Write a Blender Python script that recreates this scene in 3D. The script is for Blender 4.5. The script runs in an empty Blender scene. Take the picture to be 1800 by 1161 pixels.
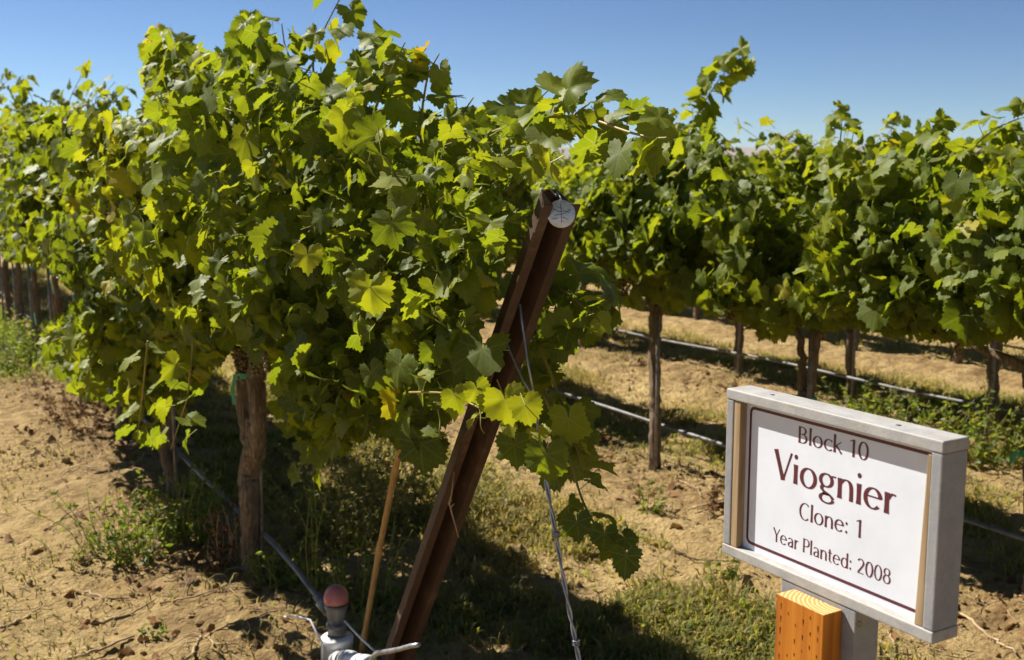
import bpy, bmesh, math, random
import numpy as np
from mathutils import Vector, Matrix

R = math.radians
rng = np.random.default_rng(11)
random.seed(11)
scene = bpy.context.scene
COL = scene.collection

# ------------------------------------------------------------------ camera, sky, sun, exposure
CAM_Z = 1.85
C_RIGHT = Vector((0.8617053, -0.5074090, 0.0))
C_UP = Vector((0.0712587, 0.1210148, 0.9900897))
C_FWD = Vector((0.5023804, 0.8531656, -0.1404364))
cam_data = bpy.data.cameras.new("camera")
cam = bpy.data.objects.new("camera", cam_data)
COL.objects.link(cam)
m = Matrix((C_RIGHT, C_UP, -C_FWD)).transposed().to_4x4()
m.translation = (0, 0, CAM_Z)
cam.matrix_world = m
cam_data.sensor_width = 36.0
cam_data.lens = 38.0
cam_data.clip_start = 0.05
cam_data.clip_end = 20000
cam_data.dof.use_dof = True
cam_data.dof.focus_distance = 2.3
cam_data.dof.aperture_fstop = 6.3
scene.camera = cam

SUN_DIR = Vector((-1.0, 2.0, 2.4)).normalized()
elev = math.asin(SUN_DIR.z)
azim = math.atan2(SUN_DIR.x, SUN_DIR.y)
world = bpy.data.worlds.new("World")
scene.world = world
world.use_nodes = True
wn = world.node_tree.nodes
bg = wn["Background"]
sky = wn.new("ShaderNodeTexSky")
sky.sky_type = 'NISHITA'
sky.sun_disc = False
sky.sun_elevation = elev
sky.sun_rotation = azim
sky.altitude = 3000
sky.air_density = 1.0
sky.dust_density = 0.0
sky.ozone_density = 3.0
gam = wn.new("ShaderNodeGamma")
gam.inputs[1].default_value = 1.3
scl = wn.new("ShaderNodeVectorMath"); scl.operation = 'SCALE'
scl.inputs['Scale'].default_value = 0.63
world.node_tree.links.new(sky.outputs[0], scl.inputs[0])
world.node_tree.links.new(scl.outputs[0], gam.inputs[0])
world.node_tree.links.new(gam.outputs[0], bg.inputs[0])
bg.inputs[1].default_value = 0.05

sl = bpy.data.lights.new("sun", 'SUN')
sl.energy = 5.0
sl.angle = R(0.53)
sl.color = (1.0, 0.945, 0.85)
so = bpy.data.objects.new("sun", sl)
so.rotation_euler = SUN_DIR.to_track_quat('Z', 'Y').to_euler()
so.location = (-20, 35, 40)
COL.objects.link(so)

scene.view_settings.view_transform = 'Standard'
scene.view_settings.look = 'None'
scene.view_settings.exposure = 1.0
scene.view_settings.gamma = 1.0
scene.render.film_transparent = False
scene.cycles.max_bounces = 8
scene.cycles.transparent_max_bounces = 4

# ------------------------------------------------------------------ pixel <-> place (photo pixels, 1800 x 1161)
F_PX = 1900.0
_R = np.array(C_RIGHT); _U = np.array(C_UP); _F = np.array(C_FWD)
_O = np.array((0, 0, CAM_Z))


def on_x(px, py, x):
    """Point of the plane X = x that the photo shows at this pixel."""
    d = (px - 900) * _R - (py - 580.5) * _U + F_PX * _F
    return _O + d * (x / d[0])


def on_z(px, py, z):
    d = (px - 900) * _R - (py - 580.5) * _U + F_PX * _F
    return _O + d * ((z - CAM_Z) / d[2])


def to_px(P):
    v = np.asarray(P) - _O
    z = v @ _F
    return 900 + F_PX * (v @ _R) / z, 580.5 - F_PX * (v @ _U) / z, z


def in_poly(x, y, poly):
    poly = np.asarray(poly, float)
    c = np.zeros(len(x), bool)
    j = len(poly) - 1
    for i in range(len(poly)):
        xi, yi = poly[i]; xj, yj = poly[j]
        hit = ((yi > y) != (yj > y)) & (x < (xj - xi) * (y - yi) / (yj - yi + 1e-12) + xi)
        c ^= hit
        j = i
    return c


# ------------------------------------------------------------------ object helpers
def tag(o, label=None, cat=None, group=None, kind=None):
    if label: o["label"] = label
    if cat: o["category"] = cat
    if group: o["group"] = group
    if kind: o["kind"] = kind
    return o


def empty(name, loc=(0, 0, 0), label=None, cat=None, group=None):
    o = bpy.data.objects.new(name, None)
    o.location = loc
    o.empty_display_size = 0.1
    COL.objects.link(o)
    return tag(o, label, cat, group)


def link(name, me, parent=None):
    o = bpy.data.objects.new(name, me)
    COL.objects.link(o)
    if parent is not None:
        o.parent = parent
        # parts are built in world coordinates: keep them where they were built
        loc = parent.location
        q = parent
        off = Vector((0, 0, 0))
        while q is not None:
            off += q.location
            q = q.parent
        o.location = -off
    return o


def mesh_np(name, V, F, mats, mi=None, smooth=True, attrs=None):
    """V (n,3); F list of int arrays (k,3) and/or (k,4)."""
    if isinstance(F, np.ndarray): F = [F]
    F = [np.asarray(f, np.int32) for f in F if len(f)]
    me = bpy.data.meshes.new(name)
    V = np.asarray(V, np.float32)
    me.vertices.add(len(V))
    me.vertices.foreach_set("co", V.ravel())
    nl = sum(f.size for f in F)
    npoly = sum(len(f) for f in F)
    me.loops.add(nl)
    me.loops.foreach_set("vertex_index", np.concatenate([f.ravel() for f in F]))
    me.polygons.add(npoly)
    tot = np.concatenate([np.full(len(f), f.shape[1], np.int32) for f in F])
    st = np.concatenate([[0], np.cumsum(tot)[:-1]]).astype(np.int32)
    me.polygons.foreach_set("loop_start", st)
    me.polygons.foreach_set("loop_total", tot)
    me.polygons.foreach_set("use_smooth", np.full(npoly, smooth, bool))
    if not isinstance(mats, (list, tuple)): mats = [mats]
    for mm in mats: me.materials.append(mm)
    if mi is not None:
        me.polygons.foreach_set("material_index", np.asarray(mi, np.int32))
    for k, a in (attrs or {}).items():
        a = np.asarray(a, np.float32)
        if a.ndim == 1:
            at = me.attributes.new(k, 'FLOAT', 'POINT'); at.data.foreach_set("value", a)
        else:
            at = me.attributes.new(k, 'FLOAT_VECTOR', 'POINT'); at.data.foreach_set("vector", a.ravel())
    me.update(calc_edges=True)
    return me


class MB:
    """Collects shapes into one mesh, with material slots."""
    def __init__(s): s.V = []; s.T = []; s.Q = []; s.mt = []; s.mq = []; s.n = 0; s.A = []

    def add(s, V, T=None, Q=None, mat=0, A=None):
        V = np.asarray(V, float)
        if T is not None and len(T):
            T = np.asarray(T); s.T.append(T + s.n); s.mt += [mat] * len(T)
        if Q is not None and len(Q):
            Q = np.asarray(Q); s.Q.append(Q + s.n); s.mq += [mat] * len(Q)
        s.V.append(V); s.n += len(V)
        s.A.append(np.zeros((len(V), 3)) if A is None else A)

    def tube(s, pts, rad, n=8, mat=0, cap=True, rough=None, twist=0.0):
        pts = np.asarray(pts, float); k = len(pts)
        rad = np.broadcast_to(np.asarray(rad, float), (k,)) if np.ndim(rad) < 2 else np.asarray(rad)
        tg = np.gradient(pts, axis=0); tg /= np.linalg.norm(tg, axis=1)[:, None] + 1e-12
        ref = np.array((0., 0., 1.)) if abs(tg[0][2]) < .9 else np.array((1., 0., 0.))
        a = np.cross(tg[0], ref); a /= np.linalg.norm(a)
        V = []
        th = np.arange(n) * 2 * np.pi / n
        for i in range(k):
            a = a - tg[i] * (a @ tg[i]); a /= np.linalg.norm(a) + 1e-12
            b = np.cross(tg[i], a)
            rr = rad[i] if np.ndim(rad) == 2 else np.full(n, rad[i])
            t2 = th + twist * i / max(1, k - 1)
            V.append(pts[i] + (np.cos(t2) * rr)[:, None] * a + (np.sin(t2) * rr)[:, None] * b)
        V = np.concatenate(V)
        Q = []
        for i in range(k - 1):
            for j in range(n):
                j2 = (j + 1) % n
                Q.append((i * n + j, i * n + j2, (i + 1) * n + j2, (i + 1) * n + j))
        T = []
        if cap:
            V = np.vstack([V, pts[0], pts[-1]])
            for j in range(n):
                T.append((k * n, (j + 1) % n, j)); T.append((k * n + 1, (k - 1) * n + j, (k - 1) * n + (j + 1) % n))
        s.add(V, T, Q, mat)

    def lathe(s, prof, origin, axis=(0, 0, 1), n=24, mat=0):
        axis = np.asarray(axis, float); axis /= np.linalg.norm(axis)
        ref = np.array((1., 0, 0)) if abs(axis[0]) < .9 else np.array((0, 1., 0))
        a = np.cross(axis, ref); a /= np.linalg.norm(a); b = np.cross(axis, a)
        th = np.arange(n) * 2 * np.pi / n
        V = []
        for r, h in prof:
            V.append(np.asarray(origin) + axis * h + r * (np.cos(th)[:, None] * a + np.sin(th)[:, None] * b))
        V = np.concatenate(V); Q = []
        for i in range(len(prof) - 1):
            for j in range(n):
                j2 = (j + 1) % n
                Q.append((i * n + j, i * n + j2, (i + 1) * n + j2, (i + 1) * n + j))
        s.add(V, None, Q, mat)

    def build(s, name, mats, parent=None, smooth=True, attr=None):
        V = np.concatenate(s.V)
        F = []; mi = []
        if s.T: F.append(np.concatenate(s.T)); mi += s.mt
        if s.Q: F.append(np.concatenate(s.Q)); mi += s.mq
        at = {attr: np.concatenate(s.A)} if attr else None
        return link(name, mesh_np(name, V, F, mats, mi, smooth, at), parent)


def box_obj(name, lo, hi, mat, parent=None, bevel=0.002, seg=2, taper=None, wob=0.0):
    bm = bmesh.new()
    lo = Vector(lo); hi = Vector(hi)
    bmesh.ops.create_cube(bm, size=1.0)
    for v in bm.verts:
        v.co = Vector((lo[i] + (v.co[i] + .5) * (hi[i] - lo[i]) for i in range(3)))
        if taper: v.co = taper(v.co)
    if bevel > 0:
        bmesh.ops.bevel(bm, geom=bm.edges[:] , offset=bevel, segments=seg, affect='EDGES', profile=.6)
    me = bpy.data.meshes.new(name)
    bm.to_mesh(me); bm.free()
    me.materials.append(mat)
    for p in me.polygons: p.use_smooth = False
    return link(name, me, parent)


# ------------------------------------------------------------------ value noise for shapes
_tab = rng.random((64, 64, 64))


def vnoise(P, sc=1.0, seed=0):
    P = np.asarray(P, float) * sc + seed * 17.31
    if P.shape[1] == 2: P = np.column_stack([P, np.full(len(P), seed * 3.7)])
    i = np.floor(P).astype(int); f = P - i; f = f * f * (3 - 2 * f)
    out = 0
    for dx in (0, 1):
        for dy in (0, 1):
            for dz in (0, 1):
                w = (f[:, 0] if dx else 1 - f[:, 0]) * (f[:, 1] if dy else 1 - f[:, 1]) * (f[:, 2] if dz else 1 - f[:, 2])
                out = out + w * _tab[(i[:, 0] + dx) % 64, (i[:, 1] + dy) % 64, (i[:, 2] + dz) % 64]
    return out * 2 - 1


ROWS = [1.37, 4.14, 6.55, 8.9, 11.3, 13.7, 16.1]


def ground_h(X, Y, fine=True):
    P = np.column_stack([X, Y])
    h = 0.05 * vnoise(P, .7, 1) + .028 * vnoise(P, 2.1, 2)
    h = h + .010 * np.sin(X * 52 + 1.5 * vnoise(P, .9, 6)) * np.clip(1.25 - X, 0, 1) * np.clip(.3 + vnoise(P, 1.1, 12), 0, 1)
    for xr in ROWS:
        h = h + .045 * np.exp(-((X - xr) / .38) ** 2)
    if fine:
        near = np.exp(-np.maximum(np.hypot(X - 3, Y - 5) - 7, 0) / 5)
        c = vnoise(P, 6.5, 3)
        h = h + near * (.024 * c + .022 * np.abs(vnoise(P, 13, 4)) + .010 * vnoise(P, 27, 5))
    return h


# ------------------------------------------------------------------ materials
def mat_new(name):
    m = bpy.data.materials.new(name); m.use_nodes = True
    nt = m.node_tree; nt.nodes.clear()
    out = nt.nodes.new("ShaderNodeOutputMaterial")
    return m, nt, out


class N:
    def __init__(s, nt): s.nt = nt

    def __call__(s, typ, **kw):
        n = s.nt.nodes.new(typ)
        for k, v in kw.items():
            if k == 'ins':
                for kk, vv in v.items():
                    if hasattr(vv, 'is_linked') or isinstance(vv, bpy.types.NodeSocket):
                        s.nt.links.new(vv, n.inputs[kk])
                    else:
                        n.inputs[kk].default_value = vv
            else:
                setattr(n, k, v)
        return n

    def math(s, op, a, b=None, c=None):
        n = s.nt.nodes.new("ShaderNodeMath"); n.operation = op
        for i, v in enumerate((a, b, c)):
            if v is None: continue
            if isinstance(v, bpy.types.NodeSocket): s.nt.links.new(v, n.inputs[i])
            else: n.inputs[i].default_value = v
        return n.outputs[0]

    def mix(s, fac, a, b):
        n = s.nt.nodes.new("ShaderNodeMix"); n.data_type = 'RGBA'
        for i, v in ((0, fac), (6, a), (7, b)):
            if isinstance(v, bpy.types.NodeSocket): s.nt.links.new(v, n.inputs[i])
            else: n.inputs[i].default_value = v if not isinstance(v, tuple) or len(v) == 4 else (*v, 1)
        return n.outputs[2]

    def ramp(s, fac, stops, interp='LINEAR'):
        n = s.nt.nodes.new("ShaderNodeValToRGB"); n.color_ramp.interpolation = interp
        e = n.color_ramp.elements
        while len(e) < len(stops): e.new(.5)
        for el, (p, c) in zip(e, stops):
            el.position = p; el.color = (*c, 1) if len(c) == 3 else c
        s.nt.links.new(fac, n.inputs[0])
        return n.outputs[0]


def simple_mat(name, c1, c2, scale=20, rough=.6, spec=.4, bump=.2, bump_scale=80, stretch=(1, 1, 1), metal=0., detail=6, pos=(.35, .65), bdist=.002):
    m, nt, out = mat_new(name); n = N(nt)
    tc = n("ShaderNodeTexCoord")
    mp = n("ShaderNodeMapping", ins={0: tc.outputs['Object']}); mp.inputs['Scale'].default_value = stretch
    no = n("ShaderNodeTexNoise", ins={'Vector': mp.outputs[0], 'Scale': scale, 'Detail': detail, 'Roughness': .6})
    col = n.ramp(no.outputs[0], [(pos[0], c1), (pos[1], c2)])
    bs = n("ShaderNodeBsdfPrincipled", ins={'Base Color': col, 'Roughness': rough, 'Metallic': metal, 'Specular IOR Level': spec})
    if bump:
        nb = n("ShaderNodeTexNoise", ins={'Vector': mp.outputs[0], 'Scale': bump_scale, 'Detail': 5})
        bp = n("ShaderNodeBump", ins={'Height': nb.outputs[0], 'Strength': bump, 'Distance': bdist})
        nt.links.new(bp.outputs[0], bs.inputs['Normal'])
    nt.links.new(bs.outputs[0], out.inputs[0])
    return m


def leaf_mat(name, refl, trans, veins=True, tw=.38, spec=.22, rough=.52):
    """refl / trans: ramps over the per-leaf tint (third component of attribute 'lp')."""
    m, nt, out = mat_new(name); n = N(nt)
    at = n("ShaderNodeAttribute", attribute_name="lp")
    sep = n("ShaderNodeSeparateXYZ", ins={0: at.outputs['Vector']})
    u, v, t = sep.outputs
    geo = n("ShaderNodeNewGeometry")
    no = n("ShaderNodeTexNoise", ins={'Vector': at.outputs['Vector'], 'Scale': 4.0, 'Detail': 3})
    tt = n.math('ADD', t, n.math('MULTIPLY', n.math('SUBTRACT', no.outputs[0], .5), .25))
    cr = n.ramp(tt, refl); ct = n.ramp(tt, trans)
    bs_in = {'Roughness': rough, 'Specular IOR Level': spec}
    if veins:
        a = n.math('ARCTAN2', u, v)
        rad = n.math('SQRT', n.math('ADD', n.math('MULTIPLY', u, u), n.math('MULTIPLY', v, v)))
        st = 0.9
        da = n.math('SUBTRACT', a, n.math('MULTIPLY', n.math('ROUND', n.math('DIVIDE', a, st)), st))
        lat = n.math('ABSOLUTE', n.math('MULTIPLY', rad, n.math('SINE', da)))
        lon = n.math('MULTIPLY', rad, n.math('COSINE', da))
        w1 = n.math('SUBTRACT', .021, n.math('MULTIPLY', lon, .014))
        main = n.math('LESS_THAN', lat, w1)
        s2 = n.math('PINGPONG', n.math('SUBTRACT', lon, n.math('MULTIPLY', lat, .75)), .065)
        sec = n.math('MULTIPLY', n.math('LESS_THAN', s2, .008), .55)
        vein = n.math('MAXIMUM', main, sec)
        cr = n.mix(n.math('MULTIPLY', vein, .30), cr, (.20, .25, .06))
        ct = n.mix(n.math('MULTIPLY', vein, .30), ct, (.70, .66, .10))
        bp = n("ShaderNodeBump", ins={'Height': n.math('SUBTRACT', n.math('MULTIPLY', no.outputs[0], .6), vein), 'Strength': .35, 'Distance': .003})
    # the underside of a vine leaf is paler and felted
    cr2 = n.mix(geo.outputs['Backfacing'], cr, n.mix(.4, cr, (.16, .18, .06)))
    ro = n.math('ADD', rough, n.math('MULTIPLY', geo.outputs['Backfacing'], .3))
    bs = n("ShaderNodeBsdfPrincipled", ins={'Base Color': cr2, 'Specular IOR Level': spec, 'Roughness': ro})
    tr = n("ShaderNodeBsdfTranslucent", ins={'Color': ct})
    if veins:
        nt.links.new(bp.outputs[0], bs.inputs['Normal'])
    mx = n("ShaderNodeMixShader", ins={0: tw, 1: bs.outputs[0], 2: tr.outputs[0]})
    nt.links.new(mx.outputs[0], out.inputs[0])
    return m


M = {}
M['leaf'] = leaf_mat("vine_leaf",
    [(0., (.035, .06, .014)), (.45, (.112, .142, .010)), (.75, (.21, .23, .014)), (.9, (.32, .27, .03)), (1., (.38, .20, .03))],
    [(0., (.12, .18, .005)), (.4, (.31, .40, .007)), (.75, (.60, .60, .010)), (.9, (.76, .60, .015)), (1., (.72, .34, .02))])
M['weed'] = leaf_mat("weed_leaf",
    [(0., (.03, .06, .012)), (.5, (.07, .11, .02)), (.8, (.21, .185, .04)), (1., (.36, .27, .11))],
    [(0., (.12, .22, .02)), (.5, (.32, .42, .03)), (.8, (.55, .46, .06)), (1., (.60, .45, .15))], veins=False, tw=.4, spec=.3, rough=.5)
M['straw'] = leaf_mat("dry_grass",
    [(0., (.10, .10, .025)), (.5, (.22, .19, .06)), (1., (.42, .32, .16))],
    [(0., (.25, .26, .03)), (.5, (.45, .38, .08)), (1., (.55, .42, .2))], veins=False, tw=.35, spec=.3, rough=.5)
M['litter'] = leaf_mat("dead_leaf",
    [(0., (.07, .035, .015)), (.5, (.17, .075, .022)), (1., (.36, .22, .10))],
    [(0., (.10, .04, .01)), (1., (.35, .18, .06))], veins=False, tw=.2, spec=.2, rough=.7)
M['cane'] = simple_mat("green_cane", (.16, .17, .03), (.34, .20, .06), 9, .5, .4, .1)
M['petiole'] = simple_mat("leaf_stalk", (.20, .25, .035), (.30, .24, .05), 6, .5, .4, 0)
M['drycane'] = simple_mat("dry_cane_bark", (.22, .14, .075), (.46, .34, .20), 14, .8, .2, .3)
M['grape'] = simple_mat("grape_skin", (.11, .075, .028), (.22, .16, .055), 25, .4, .5, 0)
M['tie'] = simple_mat("green_plastic_tape", (.01, .16, .07), (.02, .28, .13), 30, .4, .5, 0)
M['teal'] = simple_mat("teal_plastic_tape", (.02, .35, .24), (.03, .50, .36), 30, .4, .5, 0)
M['bamboo'] = simple_mat("bamboo", (.34, .19, .06), (.50, .30, .10), 6, .45, .4, .15, 60, (8, 8, 1))
M['stake'] = simple_mat("weathered_metal", (.14, .12, .11), (.30, .26, .22), 30, .55, .5, .1, metal=.4)
M['galv'] = simple_mat("galvanised_wire", (.25, .26, .29), (.42, .43, .46), 40, .4, .5, .1, metal=.7)
M['hose'] = simple_mat("grey_drip_hose", (.05, .048, .047), (.17, .165, .16), 7, .5, .6, .05, detail=4)
M['pvc'] = simple_mat("white_pvc", (.62, .61, .60), (.76, .75, .73), 8, .35, .5, .05, pos=(.3, .6))
M['greyplastic'] = simple_mat("grey_plastic", (.10, .095, .09), (.20, .19, .175), 18, .45, .5, .1)
M['blackrubber'] = simple_mat("black_rubber", (.012, .012, .012), (.03, .03, .03), 18, .5, .5, 0)
M['tag'] = simple_mat("scratched_aluminium", (.42, .44, .48), (.62, .64, .68), 60, .38, .5, .25, 90, (1, 1, 4), metal=.6)
M['darkline'] = simple_mat("pencil_grey", (.10, .10, .11), (.16, .16, .17), 60, .7, .2, 0)
M['maroon'] = simple_mat("maroon_paint", (.095, .018, .026), (.105, .021, .030), 30, .45, .4, 0)
M['white'] = simple_mat("white_panel", (.64, .68, .75), (.71, .745, .815), 11, .4, .4, .02)
M['endgrain_dark'] = simple_mat("dark_incision", (.03, .014, .006), (.06, .025, .01), 60, .9, .1, 0)
M['hill'] = simple_mat("dry_hills", (.20, .165, .14), (.28, .235, .20), .004, .9, .1, 0)


def mat_ball():
    m, nt, out = mat_new("faded_red_plastic"); n = N(nt)
    tc = n("ShaderNodeTexCoord")
    no = n("ShaderNodeTexNoise", ins={'Vector': tc.outputs['Object'], 'Scale': 30.0, 'Detail': 6})
    col = n.ramp(no.outputs[0], [(.3, (.42, .10, .085)), (.7, (.58, .22, .18))])
    bs = n("ShaderNodeBsdfPrincipled", ins={'Base Color': col, 'Roughness': .42, 'Specular IOR Level': .5})
    nt.links.new(bs.outputs[0], out.inputs[0]); return m


M['ball'] = mat_ball()


def mat_rust():
    m, nt, out = mat_new("rusty_steel"); n = N(nt)
    tc = n("ShaderNodeTexCoord")
    n1 = n("ShaderNodeTexNoise", ins={'Vector': tc.outputs['Object'], 'Scale': 9.0, 'Detail': 10, 'Roughness': .75})
    n2 = n("ShaderNodeTexNoise", ins={'Vector': tc.outputs['Object'], 'Scale': 140.0, 'Detail': 4})
    c = n.ramp(n1.outputs[0], [(.3, (.040, .020, .013)), (.55, (.085, .046, .028)), (.70, (.20, .125, .076))])
    c = n.mix(n.math('MULTIPLY', n2.outputs[0], .6), c, (.045, .022, .016))
    bs = n("ShaderNodeBsdfPrincipled", ins={'Base Color': c, 'Roughness': .62, 'Specular IOR Level': .5})
    bp = n("ShaderNodeBump", ins={'Height': n2.outputs[0], 'Strength': .3, 'Distance': .001})
    nt.links.new(bp.outputs[0], bs.inputs['Normal'])
    nt.links.new(bs.outputs[0], out.inputs[0]); return m


M['rust'] = mat_rust()


def mat_bark():
    m, nt, out = mat_new("shaggy_vine_bark"); n = N(nt)
    tc = n("ShaderNodeTexCoord")
    mp = n("ShaderNodeMapping", ins={0: tc.outputs['Object']}); mp.inputs['Scale'].default_value = (1, 1, .09)
    n1 = n("ShaderNodeTexNoise", ins={'Vector': mp.outputs[0], 'Scale': 95.0, 'Detail': 7, 'Roughness': .65, 'Distortion': .6})
    n2 = n("ShaderNodeTexNoise", ins={'Vector': tc.outputs['Object'], 'Scale': 9.0, 'Detail': 4})
    c = n.ramp(n1.outputs[0], [(.32, (.050, .034, .021)), (.5, (.155, .112, .072)), (.7, (.34, .265, .185))])
    c = n.mix(n.math('MULTIPLY', n2.outputs[0], .4), c, (.18, .13, .085))
    bs = n("ShaderNodeBsdfPrincipled", ins={'Base Color': c, 'Roughness': .85, 'Specular IOR Level': .2})
    bp = n("ShaderNodeBump", ins={'Height': n1.outputs[0], 'Strength': .9, 'Distance': .006})
    nt.links.new(bp.outputs[0], bs.inputs['Normal'])
    nt.links.new(bs.outputs[0], out.inputs[0]); return m


M['bark'] = mat_bark()


def mat_greypaint(name, c1, c2, w0, amt, st):
    m, nt, out = mat_new(name); n = N(nt)
    tc = n("ShaderNodeTexCoord")
    n1 = n("ShaderNodeTexNoise", ins={'Vector': tc.outputs['Object'], 'Scale': 26.0, 'Detail': 9, 'Roughness': .72})
    mp = n("ShaderNodeMapping", ins={0: tc.outputs['Object']}); mp.inputs['Scale'].default_value = st
    n2 = n("ShaderNodeTexNoise", ins={'Vector': mp.outputs[0], 'Scale': 60.0, 'Detail': 8, 'Roughness': .75})
    n3 = n("ShaderNodeTexNoise", ins={'Vector': tc.outputs['Object'], 'Scale': 240.0, 'Detail': 3})
    base = n.ramp(n1.outputs[0], [(.3, c1), (.7, c2)])
    wear = n.ramp(n2.outputs[0], [(w0, (0, 0, 0)), (w0 + .09, (1, 1, 1))])
    geo = n("ShaderNodeNewGeometry")
    # paint worn through along the sharp edges and in patches of the bare wood
    edge = n.ramp(geo.outputs['Pointiness'], [(.53, (0, 0, 0)), (.60, (1, 1, 1))])
    c = n.mix(n.math('MULTIPLY', wear, amt), base, (.33, .25, .16))
    c = n.mix(n.math('MULTIPLY', n.math('MULTIPLY', edge, n1.outputs[0]), 1.0), c, (.42, .33, .22))
    bs = n("ShaderNodeBsdfPrincipled", ins={'Base Color': c, 'Roughness': .6, 'Specular IOR Level': .35})
    bp = n("ShaderNodeBump", ins={'Height': n.math('ADD', n3.outputs[0], n2.outputs[0]), 'Strength': .35, 'Distance': .001})
    nt.links.new(bp.outputs[0], bs.inputs['Normal'])
    nt.links.new(bs.outputs[0], out.inputs[0]); return m


M['greypaint'] = mat_greypaint("weathered_grey_paint", (.17, .20, .245), (.26, .295, .335), .585, .7, (1, 1, .25))
M['wornpaint'] = mat_greypaint("bleached_worn_paint", (.27, .272, .275), (.42, .415, .40), .53, .62, (1, .18, 1))


def mat_wood(name, c1, c2, c3, along=2, ring=False, scale=60):
    m, nt, out = mat_new(name); n = N(nt)
    tc = n("ShaderNodeTexCoord")
    mp = n("ShaderNodeMapping", ins={0: tc.outputs['Object']})
    s = [1, 1, 1]; s[along] = .05
    mp.inputs['Scale'].default_value = s
    n1 = n("ShaderNodeTexNoise", ins={'Vector': mp.outputs[0], 'Scale': float(scale), 'Detail': 8, 'Roughness': .6, 'Distortion': .3})
    n2 = n("ShaderNodeTexNoise", ins={'Vector': tc.outputs['Object'], 'Scale': 12.0, 'Detail': 5})
    c = n.ramp(n1.outputs[0], [(.33, c1), (.5, c2), (.68, c3)])
    c = n.mix(n.math('MULTIPLY', n2.outputs[0], .3), c, c1)
    bs = n("ShaderNodeBsdfPrincipled", ins={'Base Color': c, 'Roughness': .62, 'Specular IOR Level': .3})
    bp = n("ShaderNodeBump", ins={'Height': n1.outputs[0], 'Strength': .4, 'Distance': .001})
    nt.links.new(bp.outputs[0], bs.inputs['Normal'])
    nt.links.new(bs.outputs[0], out.inputs[0]); return m


M['batten'] = mat_wood("bare_wood_strip", (.22, .14, .07), (.38, .27, .15), (.50, .38, .23))
M['orangewood'] = mat_wood("treated_timber", (.30, .085, .008), (.47, .16, .012), (.58, .23, .02), scale=50)


def mat_endgrain():
    m, nt, out = mat_new("timber_end_grain"); n = N(nt)
    tc = n("ShaderNodeTexCoord")
    mp = n("ShaderNodeMapping", ins={0: tc.outputs['Object']})
    mp.inputs['Location'].default_value = (-1.318, -1.178, -1.17)   # pith near the corner
    wv = n("ShaderNodeTexWave", wave_type='RINGS', rings_direction='Z', ins={'Vector': mp.outputs[0], 'Scale': 44.0, 'Distortion': 2.2, 'Detail': 3.0, 'Detail Scale': 2.0})
    c = n.ramp(wv.outputs['Fac'], [(.1, (.44, .25, .085)), (.6, (.54, .34, .13)), (.9, (.62, .43, .19))])
    bs = n("ShaderNodeBsdfPrincipled", ins={'Base Color': c, 'Roughness': .75, 'Specular IOR Level': .2})
    bp = n("ShaderNodeBump", ins={'Height': wv.outputs['Fac'], 'Strength': .5, 'Distance': .001})
    nt.links.new(bp.outputs[0], bs.inputs['Normal'])
    nt.links.new(bs.outputs[0], out.inputs[0]); return m


M['endgrain'] = mat_endgrain()


def mat_ground():
    m, nt, out = mat_new("sandy_vineyard_soil"); n = N(nt)
    tc = n("ShaderNodeTexCoord")
    P = tc.outputs['Object']
    n1 = n("ShaderNodeTexNoise", ins={'Vector': P, 'Scale': 1.3, 'Detail': 6, 'Roughness': .6})
    n2 = n("ShaderNodeTexNoise", ins={'Vector': P, 'Scale': 9.0, 'Detail': 8, 'Roughness': .7})
    n3 = n("ShaderNodeTexNoise", ins={'Vector': P, 'Scale': 55.0, 'Detail': 6, 'Roughness': .7})
    n4 = n("ShaderNodeTexVoronoi", ins={'Vector': P, 'Scale': 38.0})
    c = n.ramp(n1.outputs[0], [(.3, (.38, .262, .110)), (.7, (.50, .365, .170))])
    c = n.mix(n.ramp(n2.outputs[0], [(.50, (0, 0, 0)), (.68, (.7, .7, .7))]), c, (.22, .14, .06))
    sx = n("ShaderNodeSeparateXYZ", ins={0: P}).outputs[0]
    # brown broken-down leaf mould lies along each row, just on the near side of the trunks
    band = None
    for xr in (1.37, 4.14, 6.55, 8.9):
        d = n.math('ABSOLUTE', n.math('SUBTRACT', sx, xr - .22))
        b = n.math('SUBTRACT', 1.0, n.math('DIVIDE', d, .55)); b.node.use_clamp = True
        band = b if band is None else n.math('MAXIMUM', band, b)
    mould = n.math('MULTIPLY', band, n.ramp(n2.outputs[0], [(.36, (0, 0, 0)), (.56, (1, 1, 1))]))
    c = n.mix(n.math('MULTIPLY', mould, .75), c, (.16, .092, .042))
    c = n.mix(n.ramp(n3.outputs[0], [(.54, (0, 0, 0)), (.72, (.55, .55, .55))]), c, (.19, .118, .052))
    hgt = n.math('ADD', n.math('MULTIPLY', n2.outputs[0], 1.0), n.math('ADD', n.math('MULTIPLY', n3.outputs[0], .5), n.math('MULTIPLY', n4.outputs['Distance'], .25)))
    bs = n("ShaderNodeBsdfPrincipled", ins={'Base Color': c, 'Roughness': .95, 'Specular IOR Level': .1})
    bp = n("ShaderNodeBump", ins={'Height': hgt, 'Strength': 1.0, 'Distance': .045})
    nt.links.new(bp.outputs[0], bs.inputs['Normal'])
    nt.links.new(bs.outputs[0], out.inputs[0]); return m


M['ground'] = mat_ground()

# ------------------------------------------------------------------ ground and hills
def axis_coords(lo, hi, step, far_lo, far_hi, g=1.28):
    a = list(np.arange(lo, hi, step))
    s = step; x = a[-1]
    while x < far_hi: s *= g; x += s; a.append(x)
    s = step; x = a[0]; b = []
    while x > far_lo: s *= g; x -= s; b.append(x)
    return np.array(b[::-1] + a)


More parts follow.
